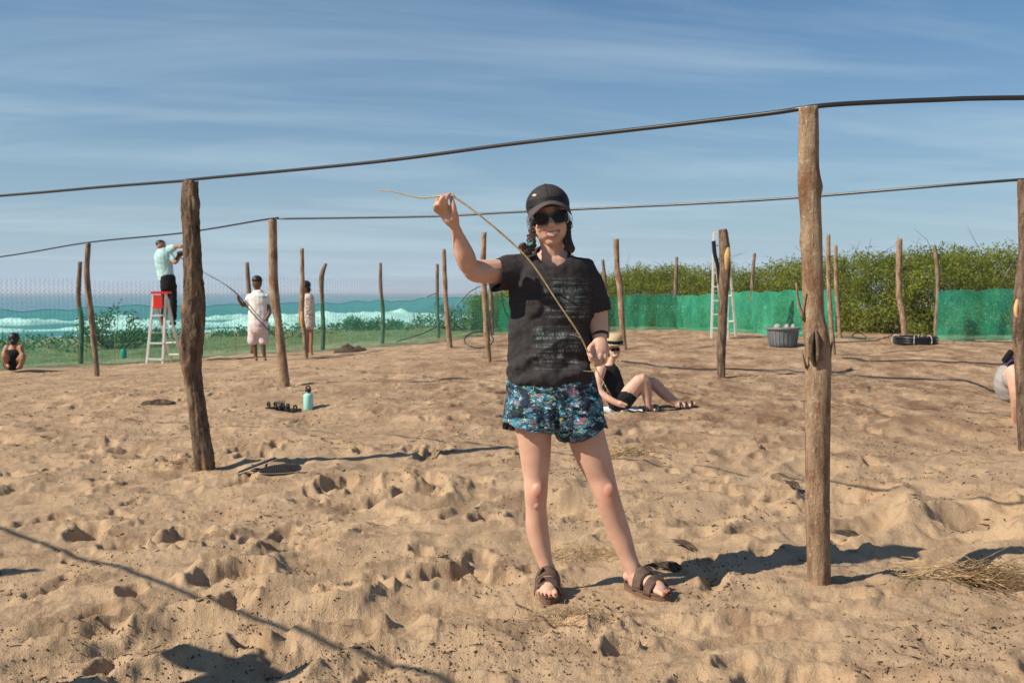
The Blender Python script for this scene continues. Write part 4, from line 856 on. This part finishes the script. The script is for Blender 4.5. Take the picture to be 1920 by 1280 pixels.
# --- seated woman with hat
Y = 10.5
sw = figure('person in black tank top and straw hat sitting on a white towel', Y, (1160, 768),
  [pball(1153,658,21,30,Y-.02), [(1150,668,12),(1145,680,14)], [(1143,684,20),(1147,700,22),(1150,720,24),(1158,752,30)], [(1128,690,20,-.1),(1122,715,17,-.15),(1126,735,14,-.2),(1150,752,12,-.27),(1166,758,12,-.29)], [(1160,758,6,-.30),(1172,763,5,-.31)], [(1163,755,7,-.31),(1176,759,5,-.32)],
   [(1168,752,36,-.05),(1186,730,30,-.06),(1204,712,25,-.07),(1212,735,21,-.05),(1215,755,14,-.05),(1218,766,11,-.05)], [(1216,768,11,-.02),(1232,770,9,-.06)], [(1168,750,34,.2),(1195,728,28,.22),(1222,718,23,.22),(1248,740,20,.2),(1272,757,13,.18)], [(1270,758,14,.18),(1290,762,11,.12),(1303,757,9,.1)],
   [(1150,690,18,.2),(1156,720,15,.2)]], M_SKIN,
  [('tank_top', [[(1145,681,16),(1145,692,32),(1148,715,40),(1156,744,46)], ], M_BLACK, .8), ('shorts', [[(1156,742,42),(1162,756,44)], [(1165,755,38,-.05),(1180,740,34,-.06)], [(1165,753,36,.2),(1182,738,32,.2)]], M_BLACK, .9)], (), .007)
s = Y/F
hc = W(1150, 645, Y-.02); Mh = frame((.35, -1, -.12))
v, f = lathe([(.112, -.004), (.117, 0), (.10, .012), (.098, .06), (.085, .10), (.04, .112)], 24); hat = obj('straw_hat', MB().add(v@Mh[[1, 0, 2]]+hc, f).mesh('straw_hat'), M_HAT, sw)
v, f = lathe([(.101, .012), (.103, .014), (.102, .045), (.099, .047)], 24); obj('hat_band', MB().add(v@Mh[[1, 0, 2]]+hc, f).mesh('hat_band'), M_BLACK, hat)
g = MB()
for sx_ in (-4.2, 4.6): g.add(*pball(1153.5+sx_, 655.5-sx_*.1, 8.5, 7, Y-.095, .6))
g.add(*box(W(1153.5, 654, Y-.10), (.09, .012, .01))); obj('sunglasses', g.mesh('sunglasses'), M_LENS, sw)
obj('smile', MB().add(*rtube([W(1149, 665, Y-.095), W(1153, 667, Y-.105), W(1157, 664.5, Y-.095)], [.004, .009, .004])).mesh('smile'), M_TEETH, sw)
obj('hair', MB().add(*pball(1147, 661, 15, 24, Y+.03)).mesh('hair'), M_HAIR, sw)
for a, b, y0 in ((1214, 1236, -.04), (1268, 1307, .14)):
    P0 = W(a, 770 if a < 1250 else 766, Y+y0); P1 = W(b, 772 if a < 1250 else 762, Y+y0-.05); M = frame(P1-P0); c = (P0+P1)/2; L = max(np.linalg.norm(P1-P0), .2)
    obj('sandal_sole', MB().add(*slab(foot_outline(L*1.1, .09), -.012, .008, M, c)).mesh('sandal_sole', False), M_RUB, sw)
    for x in (-.06, .0, .06): obj('sandal_strap', MB().add(*tube(np.array([c+M[0]*x+M[1]*.045*math.cos(t)+M[2]*.065*math.sin(t) for t in np.linspace(0, math.pi, 12)]), .011, 8, k=.4, ref=(0, 0, 1))).mesh('sandal_strap'), M_RUB, sw)
def towel():
    c = G(1160, 772); n = 30; X, Yy = np.meshgrid(np.linspace(-.24, .24, n), np.linspace(-.14, .45, n)); Z = hgt(X+c[0], Yy+c[1])+.016+.012*np.abs(fbm(X*7, Yy*7, 3))
    idx = np.arange(n*n).reshape(n, n); f = np.stack([idx[:-1, :-1], idx[:-1, 1:], idx[1:, 1:], idx[1:, :-1]], -1).reshape(-1, 4)
    o = obj('towel', mesh_np('towel', np.column_stack([X.ravel(), Yy.ravel(), Z.ravel()-c[2]]), f), M_WHITE); o.location = tuple(c); solidify(o, .008); tag(o, 'small white towel under the seated person', 'towel')
towel()

# ------------------------------------------------------------------ the standing woman
Y = 4.22
woman = empty('person', ((.14+.53)/2, 4.2, hz(.33, 4.2)), 'person in black cap, charcoal T-shirt and bright patterned shorts holding up a long twig', 'person')
HC = W(1031, 414, Y-.02)                                        # head centre
roll = math.radians(8); hx = np.array([math.cos(roll), 0, math.sin(roll)]); hu = np.array([-math.sin(roll), -.02, math.cos(roll)]); hf = np.array([.0, -1, .0]); HM = np.array([hx, hf, hu])
def H(x, f, u): return HC+hx*x+hf*f+hu*u
def hball(x, f, u, r): return ball(H(x, f, u), r, HM)
body = MB()
body.add(*hball(0, -.012, .035, (.072, .094, .082))).add(*hball(0, .018, -.035, (.066, .070, .070))).add(*hball(0, .044, -.086, (.034, .028, .024))).add(*hball(0, .0, -.065, (.059, .056, .045)))
for sgn in (-1, 1):
    body.add(*hball(sgn*.036, .055, -.028, (.026, .024, .022))).add(*hball(sgn*.071, -.01, -.012, (.008, .018, .030))).add(*hball(sgn*.035, .060, .022, (.028, .018, .012)))
body.add(*rtube([H(0, .078, .012), H(0, .090, -.008), H(0, .101, -.024)], [.010, .012, .0155])).add(*hball(-.013, .086, -.029, (.009, .010, .008))).add(*hball(.013, .086, -.029, (.009, .010, .008)))
body.add(*hball(0, .066, -.058, (.036, .020, .020)))
body.add(*rtube([H(0, -.01, -.06), W(1034, 482, Y), W(1035, 500, Y+.01), W(1035, 520, Y+.01)], [.054, .053, .062, .09], k=.95))
body.add(*ptube([(1035,500,110),(1035,520,146),(1035,600,128),(1035,690,128),(1040,750,132)], Y, .5, 20))
body.add(*ptube([(975,506,48,-.01),(945,508,46,-.03),(915,509,45,-.07),(893,508,43,-.10),(881,502,37,-.12)], Y, .95))
body.add(*ptube([(880,508,26,-.12),(878,498,36,-.13),(871,478,38,-.16),(864,458,31,-.18),(858,440,23,-.20),(853,424,18,-.22)], Y, .9))
# raised hand: palm and fingers gathered on the twig
def fing(mb, pts, Y0): mb.add(*rtube([W(a, b, Y0+d) for a, b, d, w in pts], [w/2/F*Y0 for a, b, d, w in pts], 10, 4))
YH = Y-.24
body.add(*rtube([W(853,424,Y-.22), W(847,412,YH), W(841,400,YH), W(836,391,YH)], [9/F*Y, 14/F*Y, 16/F*Y, 13/F*Y], 14, 4, .65))
fing(body, [(829,394,.0,11),(820,384,-.03,10),(821,373,-.045,9),(830,367,-.03,8),(838,366,-.02,7)], YH)
fing(body, [(833,392,-.02,11),(826,381,-.06,10),(829,371,-.07,9),(838,366,-.045,7.5)], YH)
fing(body, [(838,391,-.02,11),(835,379,-.06,10),(838,369,-.06,9),(844,364,-.035,7.5)], YH)
fing(body, [(827,400,.0,10),(817,394,-.02,9),(817,385,-.04,8.5),(825,382,-.055,7.5)], YH)
fing(body, [(850,410,-.02,12),(852,396,-.05,11),(849,382,-.055,10),(846,370,-.04,8)], YH)
# lowered arm and hand
body.add(*ptube([(1098,512,46),(1110,545,44),(1119,582,40),(1121,605,39,-.01),(1124,622,33,-.03),(1125,634,28,-.045)], Y, .95))
YW = Y-.05
body.add(*rtube([W(1125,633,YW), W(1125,645,YW-.01), W(1124,657,YW-.02), W(1123,664,YW-.02)], [12/F*Y, 16/F*Y, 18/F*Y, 16/F*Y], 14, 4, .7))
fing(body, [(1112,655,-.03,10),(1107,665,-.06,9.5),(1109,675,-.065,8.5),(1115,678,-.055,7.5)], YW)
fing(body, [(1119,660,-.03,11),(1114,671,-.06,10),(1115,682,-.06,9),(1120,684,-.04,7.5)], YW)
fing(body, [(1127,661,-.03,11),(1124,673,-.055,10),(1125,682,-.045,9),(1128,682,-.02,7.5)], YW)
fing(body, [(1135,659,-.02,10),(1134,670,-.04,9.5),(1134,678,-.03,8.5),(1135,677,-.01,7.5)], YW)
fing(body, [(1113,645,-.02,11),(1106,653,-.05,10.5),(1105,663,-.075,9.5),(1110,670,-.085,8)], YW)
# legs
body.add(*ptube([(a_[0], a_[1], a_[2]*.95)+tuple(a_[3:]) for a_ in [(995,745,74),(998,790,74),(1002,820,68),(1004,860,60),(1005,895,50),(1005,925,46,-.012),(1005,950,42),(1007,985,45,.015),(1012,1015,41,.015),(1020,1045,32,.01),(1026,1070,27),(1028,1092,29)]], Y, 1.0, 44, 6))
body.add(*ptube([(a_[0], a_[1], a_[2]*.95)+tuple(a_[3:]) for a_ in [(1078,745,74),(1092,790,76),(1103,830,73),(1114,860,67),(1127,895,56),(1137,925,49,-.012),(1146,955,48),(1158,990,46,.015),(1167,1015,42,.015),(1178,1045,35,.01),(1189,1070,31),(1194,1092,33)]], Y, 1.0, 44, 6))
body.add(*ball(W(1008,920,Y-.053), (.026,.016,.032))).add(*ball(W(1141,920,Y-.053), (.027,.016,.033))).add(*ball(W(1007,946,Y-.046), (.014,.012,.018))).add(*ball(W(1144,948,Y-.046), (.014,.012,.018)))
def foot(ankle, ang, toes_out):
    """returns foot frame; adds the foot to the body"""
    ax, ay = ankle; d = np.array([math.sin(ang), -math.cos(ang), 0]); M = frame(d); z = max(hz(ax+d[0]*t, ay+d[1]*t) for t in (-.05, .05, .15)); o = np.array([ax, ay, z+.022])
    Lp = lambda x, y, zz: o+M[0]*x+M[1]*y+np.array([0, 0, zz])
    body.add(*rtube([Lp(-.045, 0, .03), Lp(0, 0, .045), Lp(.07, 0, .034), Lp(.125, 0, .022), Lp(.15, 0, .015)], [.032, .038, .038, .036, .026], 14, 4, .78, (0, 0, 1)))
    body.add(*rtube([Lp(-.01, 0, .035), Lp(-.010, 0, .055), Lp(-.010, 0, .08)], [.036, .035, .031], 14, 4))
    nails = []
    for i, (yy, l, r) in enumerate([(.030*toes_out, .186, .0125), (.010*toes_out, .184, .0095), (-.008*toes_out, .176, .009), (-.024*toes_out, .166, .0085), (-.038*toes_out, .152, .0082)]):
        body.add(*rtube([Lp(l-.05, yy*.95, .014), Lp(l-.02, yy, .015), Lp(l, yy, .009)], [r*1.0, r, r*.9], 10, 4)); nails.append((Lp(l+.004, yy, .009+r*.75), r))
    return o, M, Lp, nails
fl = foot((W(1027, 1090, Y+.0)[0], Y+.0), math.radians(-2), 1); fr_ = foot((W(1193, 1090, Y+.0)[0], Y+.0), math.radians(38), -1)
bodyo = obj('body', remesh(body, .0034, 6), M_SKIN, woman)
def wrinkle(co):
    x, y, z = co[:, 0], co[:, 1], co[:, 2]; w = .006*fbm(x*9+z*8, z*10-x*4+y*5, 3, 4)+.015*(.25-np.abs(noise(x*6-z*7, z*2.5+y*4+x*3, 6)))*np.clip((1.36-z)/.1, 0, 1)
    return w*(1+1.3*np.exp(-((z-.97)/.06)**2))
def nm_band(co): return co
# T-shirt
sh = MB().add(*ptube([(1034,476,66),(1034,487,128),(1035,506,160),(1036,530,166),(1036,560,162),(1033,620,158),(1032,665,162),(1033,697,170),(1034,712,166),(1034,722,158)], Y, [.75,.66,.62,.62,.62,.62,.64,.66,.66,.64], 28))
sh.add(*ptube([(995,507,66),(962,509,64,-.02),(936,514,62,-.045),(918,517,64,-.065)], Y, .95, 20)).add(*ptube([(1086,507,60),(1104,532,55),(1116,562,50),(1124,596,48)], Y, .95, 20))
sh.add(*ball(W(1003, 572, Y-.075), (.060, .045, .068))).add(*ball(W(1070, 570, Y-.075), (.060, .045, .068)))
NB = W(1035, 484, Y-.015)
c0 = W(926, 515, Y-.05); cd = unit(W(915, 512, Y-.06)-W(940, 515, Y-.03)); c1 = W(1122, 587, Y); cd1 = unit(W(1126, 600, Y)-W(1118, 570, Y)); zh = W(1034, 720, Y)[2]
def cut_shirt(v):
    p = np.array(v)
    if np.dot(p-c0, cd) > 0 and p[0] < c0[0]+.06 and p[2] > 1.2: return True
    if np.dot(p-c1, cd1) > 0 and p[0] > c1[0]-.020 and p[2] < c1[2]+.05 and p[2] > 1.05: return True
    if p[2] < zh+.003*math.sin(p[0]*22): return True
    d = (p-NB)/np.array([.074, .115, .062]); return float(d@d) < 1 or p[2] > NB[2]+.055
so = obj('t_shirt', remesh(sh, .005, 3, cut_shirt, disp=wrinkle), M_SHIRT, woman); solidify(so, .003)
ring = []
for t in np.linspace(0, 2*math.pi, 40):
    x = .073*math.cos(t); y = -.085*math.sin(t) if math.sin(t) > 0 else -.055*math.sin(t); z = -.046*max(math.sin(t), 0)**1.2+.022*(1-max(math.sin(t), 0)); ring.append(NB+np.array([x, y+.0, z]))
obj('collar', MB().add(*tube(np.array(ring), .0065, 8, k=1.5, ref=(0, 0, 1))).mesh('collar'), M_SHIRT, woman)
# shorts
so2 = MB().add(*ptube([(1032,700,158),(1033,720,166),(1036,750,176),(1038,775,180)], Y, .62, 26)).add(*ptube([(992,755,92),(990,785,93,-.005),(989,815,98,-.01),(988,840,99)], Y, 1.08, 22)).add(*ptube([(1082,755,94),(1090,790,92,-.005),(1098,815,92,-.01),(1104,845,92)], Y, 1.08, 22))
def cut_shorts(v):
    p = np.array(v); x = (p[0]*F/Y)+960; py = 548+(CAMZ-p[2])/Y*F; front = p[1] < Y+.005
    if x < 1040: lim = np.interp(x, [938, 950, 965, 1000, 1040], [792, 790, 797, 806, 812]) if front else np.interp(x, [938, 960, 1040], [806, 815, 815])
    else: lim = np.interp(x, [1040, 1055, 1090, 1120, 1140], [826, 829, 824, 808, 792]) if front else np.interp(x, [1040, 1140], [828, 806])
    return py > lim or p[2] > W(0, 705, Y)[2]+.02
so3 = obj('shorts', remesh(so2, .005, 3, cut_shorts, disp=lambda co: .007*fbm(co[:, 0]*14+co[:, 1]*7, co[:, 2]*7+3, 3, 8)+.003*np.abs(noise(co[:, 0]*30, co[:, 2]*9, 3))-.022*np.exp(-((co[:, 0]-W(1042, 800, Y)[0])/.011)**2)*np.clip((W(0, 745, Y)[2]-co[:, 2])/.05, 0, 1)), M_SHORTS, woman); solidify(so3, .003)
# cap
cap = MB(); v, f = ball((0, 0, 0), (.0925, .112, .084), None, 36, 18); v = v.copy(); keep = v[:, 2] > -.028
v[:, 2] = np.maximum(v[:, 2], -.036+.030*np.clip(v[:, 1]/.112, 0, 1)); v[:, 2] *= np.where(v[:, 2] > 0, 1+.05*np.cos(v[:, 0]*20)*(v[:, 1] > 0), 1)
CC = H(0, -.005, .066)
capo = obj('cap_crown', MB().add(v@np.array([hx, hf, hu])+CC, f).mesh('cap_crown'), M_CAP, woman)
L0 = []; L1 = []
for t in np.linspace(-1.25, 1.25, 30):
    for L_, z in ((L0, -.004), (L1, .024)): 
        s_ = math.sqrt(max(1-(z/.084)**2, 0)); L_.append(CC+hx*.0945*s_*math.sin(t)+hf*.114*s_*math.cos(t)+hu*z)
n = len(L0); vb = np.vstack([L0, L1]); obj('cap_band', mesh_np('cap_band', vb, [(i, i+1, n+i+1, n+i) for i in range(n-1)]), M_CAPB, woman)
vis = []; nu = 31; nw = 8
for j in range(nw):
    w = j/(nw-1)
    for i in range(nu):
        t = (i/(nu-1)*2-1)*1.18; r0x, r0f = .091*math.sin(t), .110*math.cos(t); ext = .062*w*math.cos(t)**.55
        vis.append(CC+hx*(r0x*(1+.04*w))+hf*(r0f+ext)+hu*(.006-.050*(abs(r0x)/.085)**1.8*(.55+.45*w)-.018*w))
vo = obj('visor', mesh_np('visor', vis, [(j*nu+i, j*nu+i+1, (j+1)*nu+i+1, (j+1)*nu+i) for j in range(nw-1) for i in range(nu-1)]), M_VISOR, woman); solidify(vo, .003)
sm = MB()
for az in (0, math.pi/3, -math.pi/3, 2*math.pi/3, -2*math.pi/3, math.pi):
    sm.add(*tube(np.array([CC+hx*.0932*math.cos(e)*math.sin(az)+hf*.1127*math.cos(e)*math.cos(az)+hu*.0847*math.sin(e)*(1.05 if abs(az) < 1 else 1) for e in np.linspace(.25, 1.52, 14)]), .0012, 5))
sm.add(*ball(CC+hu*.0865, (.007, .007, .004), HM, 10, 6)); obj('cap_seams', sm.mesh('cap_seams'), M_CAPB, woman)
em = MB()
for k, a in enumerate((-.9, -.45, 0, .45, .9)):
    b = np.array([-.052+.006*math.sin(a), 0, .036+.006*math.cos(a)]); nrm = unit(np.array([-.047/.0925**2, .09/.112**2, .03/.094**2])); th_ = -.047/.0925; zz = .03/.094
    ff = .112*math.sqrt(max(1-(b[0]/.0925)**2-(b[2]/.084)**2, 0)); em.add(*ball(CC+hx*b[0]+hf*(ff+.001)+hu*b[2], (.003, .002, .0065), np.array([hx*math.cos(a)-hu*math.sin(a), hf, hx*math.sin(a)+hu*math.cos(a)]), 8, 6))
obj('cap_emblem', em.mesh('cap_emblem'), M_EDGE, woman)
# sunglasses
gl = empty('tmp_gl', (0, 0, 0), '', ''); bpy.data.objects.remove(gl)
fm = MB(); lm = MB()
for sgn in (-1, 1):
    def out(sx, sz):
        o = []
        for t in np.linspace(0, 2*math.pi, 28, endpoint=False):
            cx_, sz_ = math.cos(t), math.sin(t); p_ = 2.7; rr = (abs(cx_)**p_+abs(sz_)**p_)**(-1/p_); x = cx_*rr*sx; z = sz_*rr*sz; z += .004*(x*sgn/sx) if z > 0 else 0; x *= 1 if z > 0 else .9; o.append((x, z))
        return o
    c = H(sgn*.0355, .090, .006); yw = sgn*.16; gx = unit(hx*math.cos(yw)-hf*math.sin(yw)*1.0); gf = unit(np.cross(hu, gx)); gf = gf if gf@hf > 0 else -gf; MM = np.array([gx, hu, gf])
    fm.add(*slab(out(.0335, .0265), -.003, .002, MM, c)); lm.add(*slab(out(.0285, .0215), -.001, .0035, MM, c))
    fm.add(*bar(H(sgn*.064, .084, .014), H(sgn*.074, -.01, .010), .004, .009, hu))
fm.add(*bar(H(-.012, .094, .012), H(.012, .094, .012), .005, .006, hu))
go = obj('sunglasses', fm.mesh('sunglasses', False), M_FRAME, woman); obj('lens', lm.mesh('lens', False), M_LENS, go)
# smile
def arc(x0, x1, u0, dip, f0, n=11, bul=.012): return [H(x, f0+bul*(1-(2*(x-x0)/(x1-x0)-1)**2), u0-dip*(1-(2*(x-x0)/(x1-x0)-1)**2)+.001) for x in np.linspace(x0, x1, n)]
up_ = arc(-.034, .034, -.0475, .006, .0735); lo_ = arc(-.034, .034, -.0475, .0235, .0735)
tp = np.array(arc(-.032, .032, -.0475, .0065, .0742)); bt = np.array(arc(-.032, .032, -.0475, .0215, .0742)); n = len(tp)
vm = np.vstack([tp-hu*0, bt]); obj('mouth', MB().add(*rtube([H(-.029, .075, -.0535), H(0, .080, -.0605), H(.029, .075, -.0535)], [.004, .0105, .004], 10, 4, .5)).mesh('mouth'), M_MOUTH, woman)
te = MB()
for i in range(-3, 4):
    x = i*.0064; dp = (1-(x/.033)**2); te.add(*box(H(x, .0768+.0100*dp, -.0475-.006*dp-.0058), (.0058, .004, .0115*math.sqrt(dp)+.001), HM))
obj('teeth', te.mesh('teeth', False), M_TEETH, woman)
obj('upper_lip', MB().add(*tube(np.array(up_), np.array([.002]+[.0036]*9+[.002]), 8)).mesh('upper_lip'), M_LIP, woman)
obj('lower_lip', MB().add(*tube(np.array(lo_), np.array([.002, .003, .0042, .005, .0056, .0058, .0056, .005, .0042, .003, .002]), 8)).mesh('lower_lip'), M_LIP, woman)
# hair: cap-side hair, two braids, flyaways
hr = MB().add(*hball(0, -.055, -.01, (.076, .055, .085))).add(*hball(-.068, -.005, .012, (.014, .040, .030))).add(*hball(.068, -.008, .012, (.014, .040, .030)))
obj('hair', remesh(hr, .006, 2), M_HAIR, woman)
def braid(P, r):
    C_ = catmull(np.array(P), 23); mb = MB()
    for i in range(22):
        for sgn in (-1, 1): 
            if (i+(sgn > 0)) % 2: continue
            d = unit(C_[i+1]-C_[i]); s_ = unit(np.cross(d, (0, 1, 0))); mb.add(*ball(C_[i]+s_*sgn*r*.38, (r*1.25, r*.95, r*.85), np.array([unit(d-s_*sgn*.8), (0, 1, 0), unit(s_+d*sgn*.8)]), 10, 7))
    return mb
obj('braid', braid([H(-.070, -.005, -.02), W(996, 446, Y-.06), W(997, 460, Y-.08), W(990, 470, Y-.09), W(981, 466, Y-.09), W(983, 460, Y-.095)], .0145).mesh('braid'), M_HAIR, woman)
obj('braid', braid([H(.068, -.005, -.02), W(1063, 445, Y-.04), W(1066, 458, Y-.06), W(1071, 470, Y-.07)], .0145).mesh('braid'), M_HAIR, woman)
obj('hair_tie', MB().add(*rtube([W(993, 459, Y-.10), W(998, 456, Y-.10)], [.006, .006])).mesh('hair_tie'), M_TEAL, woman)
fw = MB()
for k in range(46):
    sg = -1 if k % 2 else 1; a = H(sg*.075, rng.uniform(-.02, .02), rng.uniform(-.02, .025)); d = hx*sg*rng.uniform(.008, .022); fw.add(*tube(catmull(np.array([a, a+d*.8+hu*rng.normal(0, .01), a+d*1.0-hu*rng.uniform(.005, .03), a+d*.4-hu*rng.uniform(.01, .04)]), 9), .0006, 3))
obj('loose_hair', fw.mesh('loose_hair'), M_HAIR, woman)
obj('earring', MB().add(*ball(H(-.074, .004, -.040), .0035)).mesh('earring'), M_METAL, woman)
# watch
wc = W(1125, 628, Y-.035); wd = unit(W(1125, 634, Y-.045)-W(1124, 622, Y-.03)); s1 = unit(np.cross(wd, (0, 1, 0))); s2 = np.cross(s1, wd)
wb = obj('watch', MB().add(*tube(np.array([wc+s1*.0335*math.cos(t)+s2*.0335*math.sin(t) for t in np.linspace(0, 2*math.pi, 28)]), .008, 8, k=.3, ref=tuple(s2))).mesh('watch'), M_RUB, woman)
obj('watch_face', MB().add(*ball(wc+s1*.034*(1 if s1[0] > 0 else -1), (.006, .017, .017))).mesh('watch_face'), M_METAL, wb)
# sandals
def sandal(ft, tout):
    o, M, Lp, nails = ft; root = obj('sandal', MB().add(*slab([(x*1.0+.065, y*tout) for x, y in foot_outline(.262, .108)], -.026, .0, M, o)).mesh('sandal', False), M_SOLE, woman)
    obj('footbed_rim', MB().add(*tube(np.array([o+M[0]*(x+.065)+M[1]*y*tout+[0, 0, .004] for x, y in foot_outline(.258, .104)+foot_outline(.258, .104)[:1]]), .005, 6)).mesh('footbed_rim'), M_LEATH, root)
    for x, h, wd_, w in ((.052, .076, .052, .022), (.116, .052, .054, .019)):
        V = []; nt = 17
        for i in range(nt):
            t = math.pi*i/(nt-1)
            for dx in (-w, -w*.5, 0, w*.5, w): V.append(o+M[0]*(x+dx-(.012 if False else 0)*math.sin(t))+M[1]*wd_*math.cos(t)*(1 if abs(math.cos(t)) > .9 else 1)+np.array([0, 0, -.006+(h+.006-dx*.62)*math.sin(t)**.72]))
        fs = [(i*5+j, i*5+j+1, i*5+j+6, i*5+j+5) for i in range(nt-1) for j in range(4)]; so_ = obj('strap', mesh_np('strap', V, fs), M_LEATH, root); solidify(so_, .004)
        by = -tout; t = .9 if by > 0 else math.pi-.9; c = o+M[0]*x+M[1]*wd_*math.cos(t)*1.06+np.array([0, 0, -.006+(h+.006)*math.sin(t)**.72+.004]); side = M[1]*(1 if math.cos(t) > 0 else -1)
        MM = np.array([M[0], unit(side*.55+np.array([0, 0, -.8])), unit(side*.8+np.array([0, 0, .55]))]); obj('buckle', MB().add(*box(c, (.026, .018, .003), MM)).mesh('buckle', False), M_METAL, so_); obj('strap_end', MB().add(*box(c+MM[2]*.003-MM[1]*.008, (.022, .036, .003), MM)).mesh('strap_end', False), M_LEATH, so_)
    for p, r in nails: obj('toenail', MB().add(*ball(p, (r*.6, r*.7, r*.25), M, 8, 6)).mesh('toenail'), M_NAIL, bodyo)
sandal(fl, 1); sandal(fr_, -1)
# the twig
YT = YH-.05
TK = [(843, YT), (900, YT+.01), (1000, Y-.235), (1045, Y-.205), (1085, Y-.165), (1106, Y-.125), (1146, Y-.09)]
def ty(px): return float(np.interp(px, [a for a, b in TK], [b for a, b in TK]))
P = [W(a, b, ty(a)) for a, b in ((708,357),(735,359),(765,366),(790,371),(815,369),(843,367),(853,370),(900,404),(960,455),(1000,497),(1045,565),(1085,625),(1106,668),(1125,705),(1146,742))]
Q = catmull(np.array(P), 110); rr = np.interp(np.linspace(0, 1, 110), [0, .2, .36, .42, .8, 1], [.0018, .0032, .004, .0045, .0042, .0018]); rr = .82*rr*(1+.18*(np.sin(np.linspace(0, 60, 110)) > .8))
tw = obj('twig', MB().add(*tube(Q-Q[0], rr, 8)).mesh('twig'), M_TWIG); tw.location = tuple(Q[0]); tag(tw, 'long pale bent twig held up by the standing woman', 'twig')
def side(pts, r=.0018): obj('side_shoot', MB().add(*tube(catmull(np.array([W(a, b, ty(pts[0][0])-abs(c)*.3) for a, b, c in pts]), 10), np.linspace(r, r*.4, 10), 6)).mesh('side_shoot'), M_TWIG, tw)
side([(853,371,0),(850,365,-.01),(848,362,-.01)], .004); side([(1095,640,.02),(1084,631,.02),(1069,627,.02)]); side([(1118,692,.03),(1108,696,.02),(1094,695,.02)]); side([(1132,715,.03),(1128,724,.03),(1122,730,.03)]); side([(790,371,0),(785,376,0)]); side([(775,368,0),(770,363,0)]); side([(1135,722,.03),(1139,733,.02),(1134,742,.02)])

# ------------------------------------------------------------------ sea haze
def haze():
    m = bpy.data.materials.new('sea_haze'); m.use_nodes = True; t = m.node_tree; t.nodes.clear(); o_ = t.nodes.new('ShaderNodeOutputMaterial'); v_ = t.nodes.new('ShaderNodeVolumePrincipled')
    v_.inputs['Color'].default_value = (.80, .86, .95, 1); v_.inputs['Density'].default_value = .00042; v_.inputs['Anisotropy'].default_value = 0.0; t.links.new(v_.outputs[0], o_.inputs['Volume'])
    v, f = box((0, 0, -.6), (25000, 25000, 13.2)); o = obj('haze', mesh_np('haze', v, f, False), m); stuff(o)
haze()
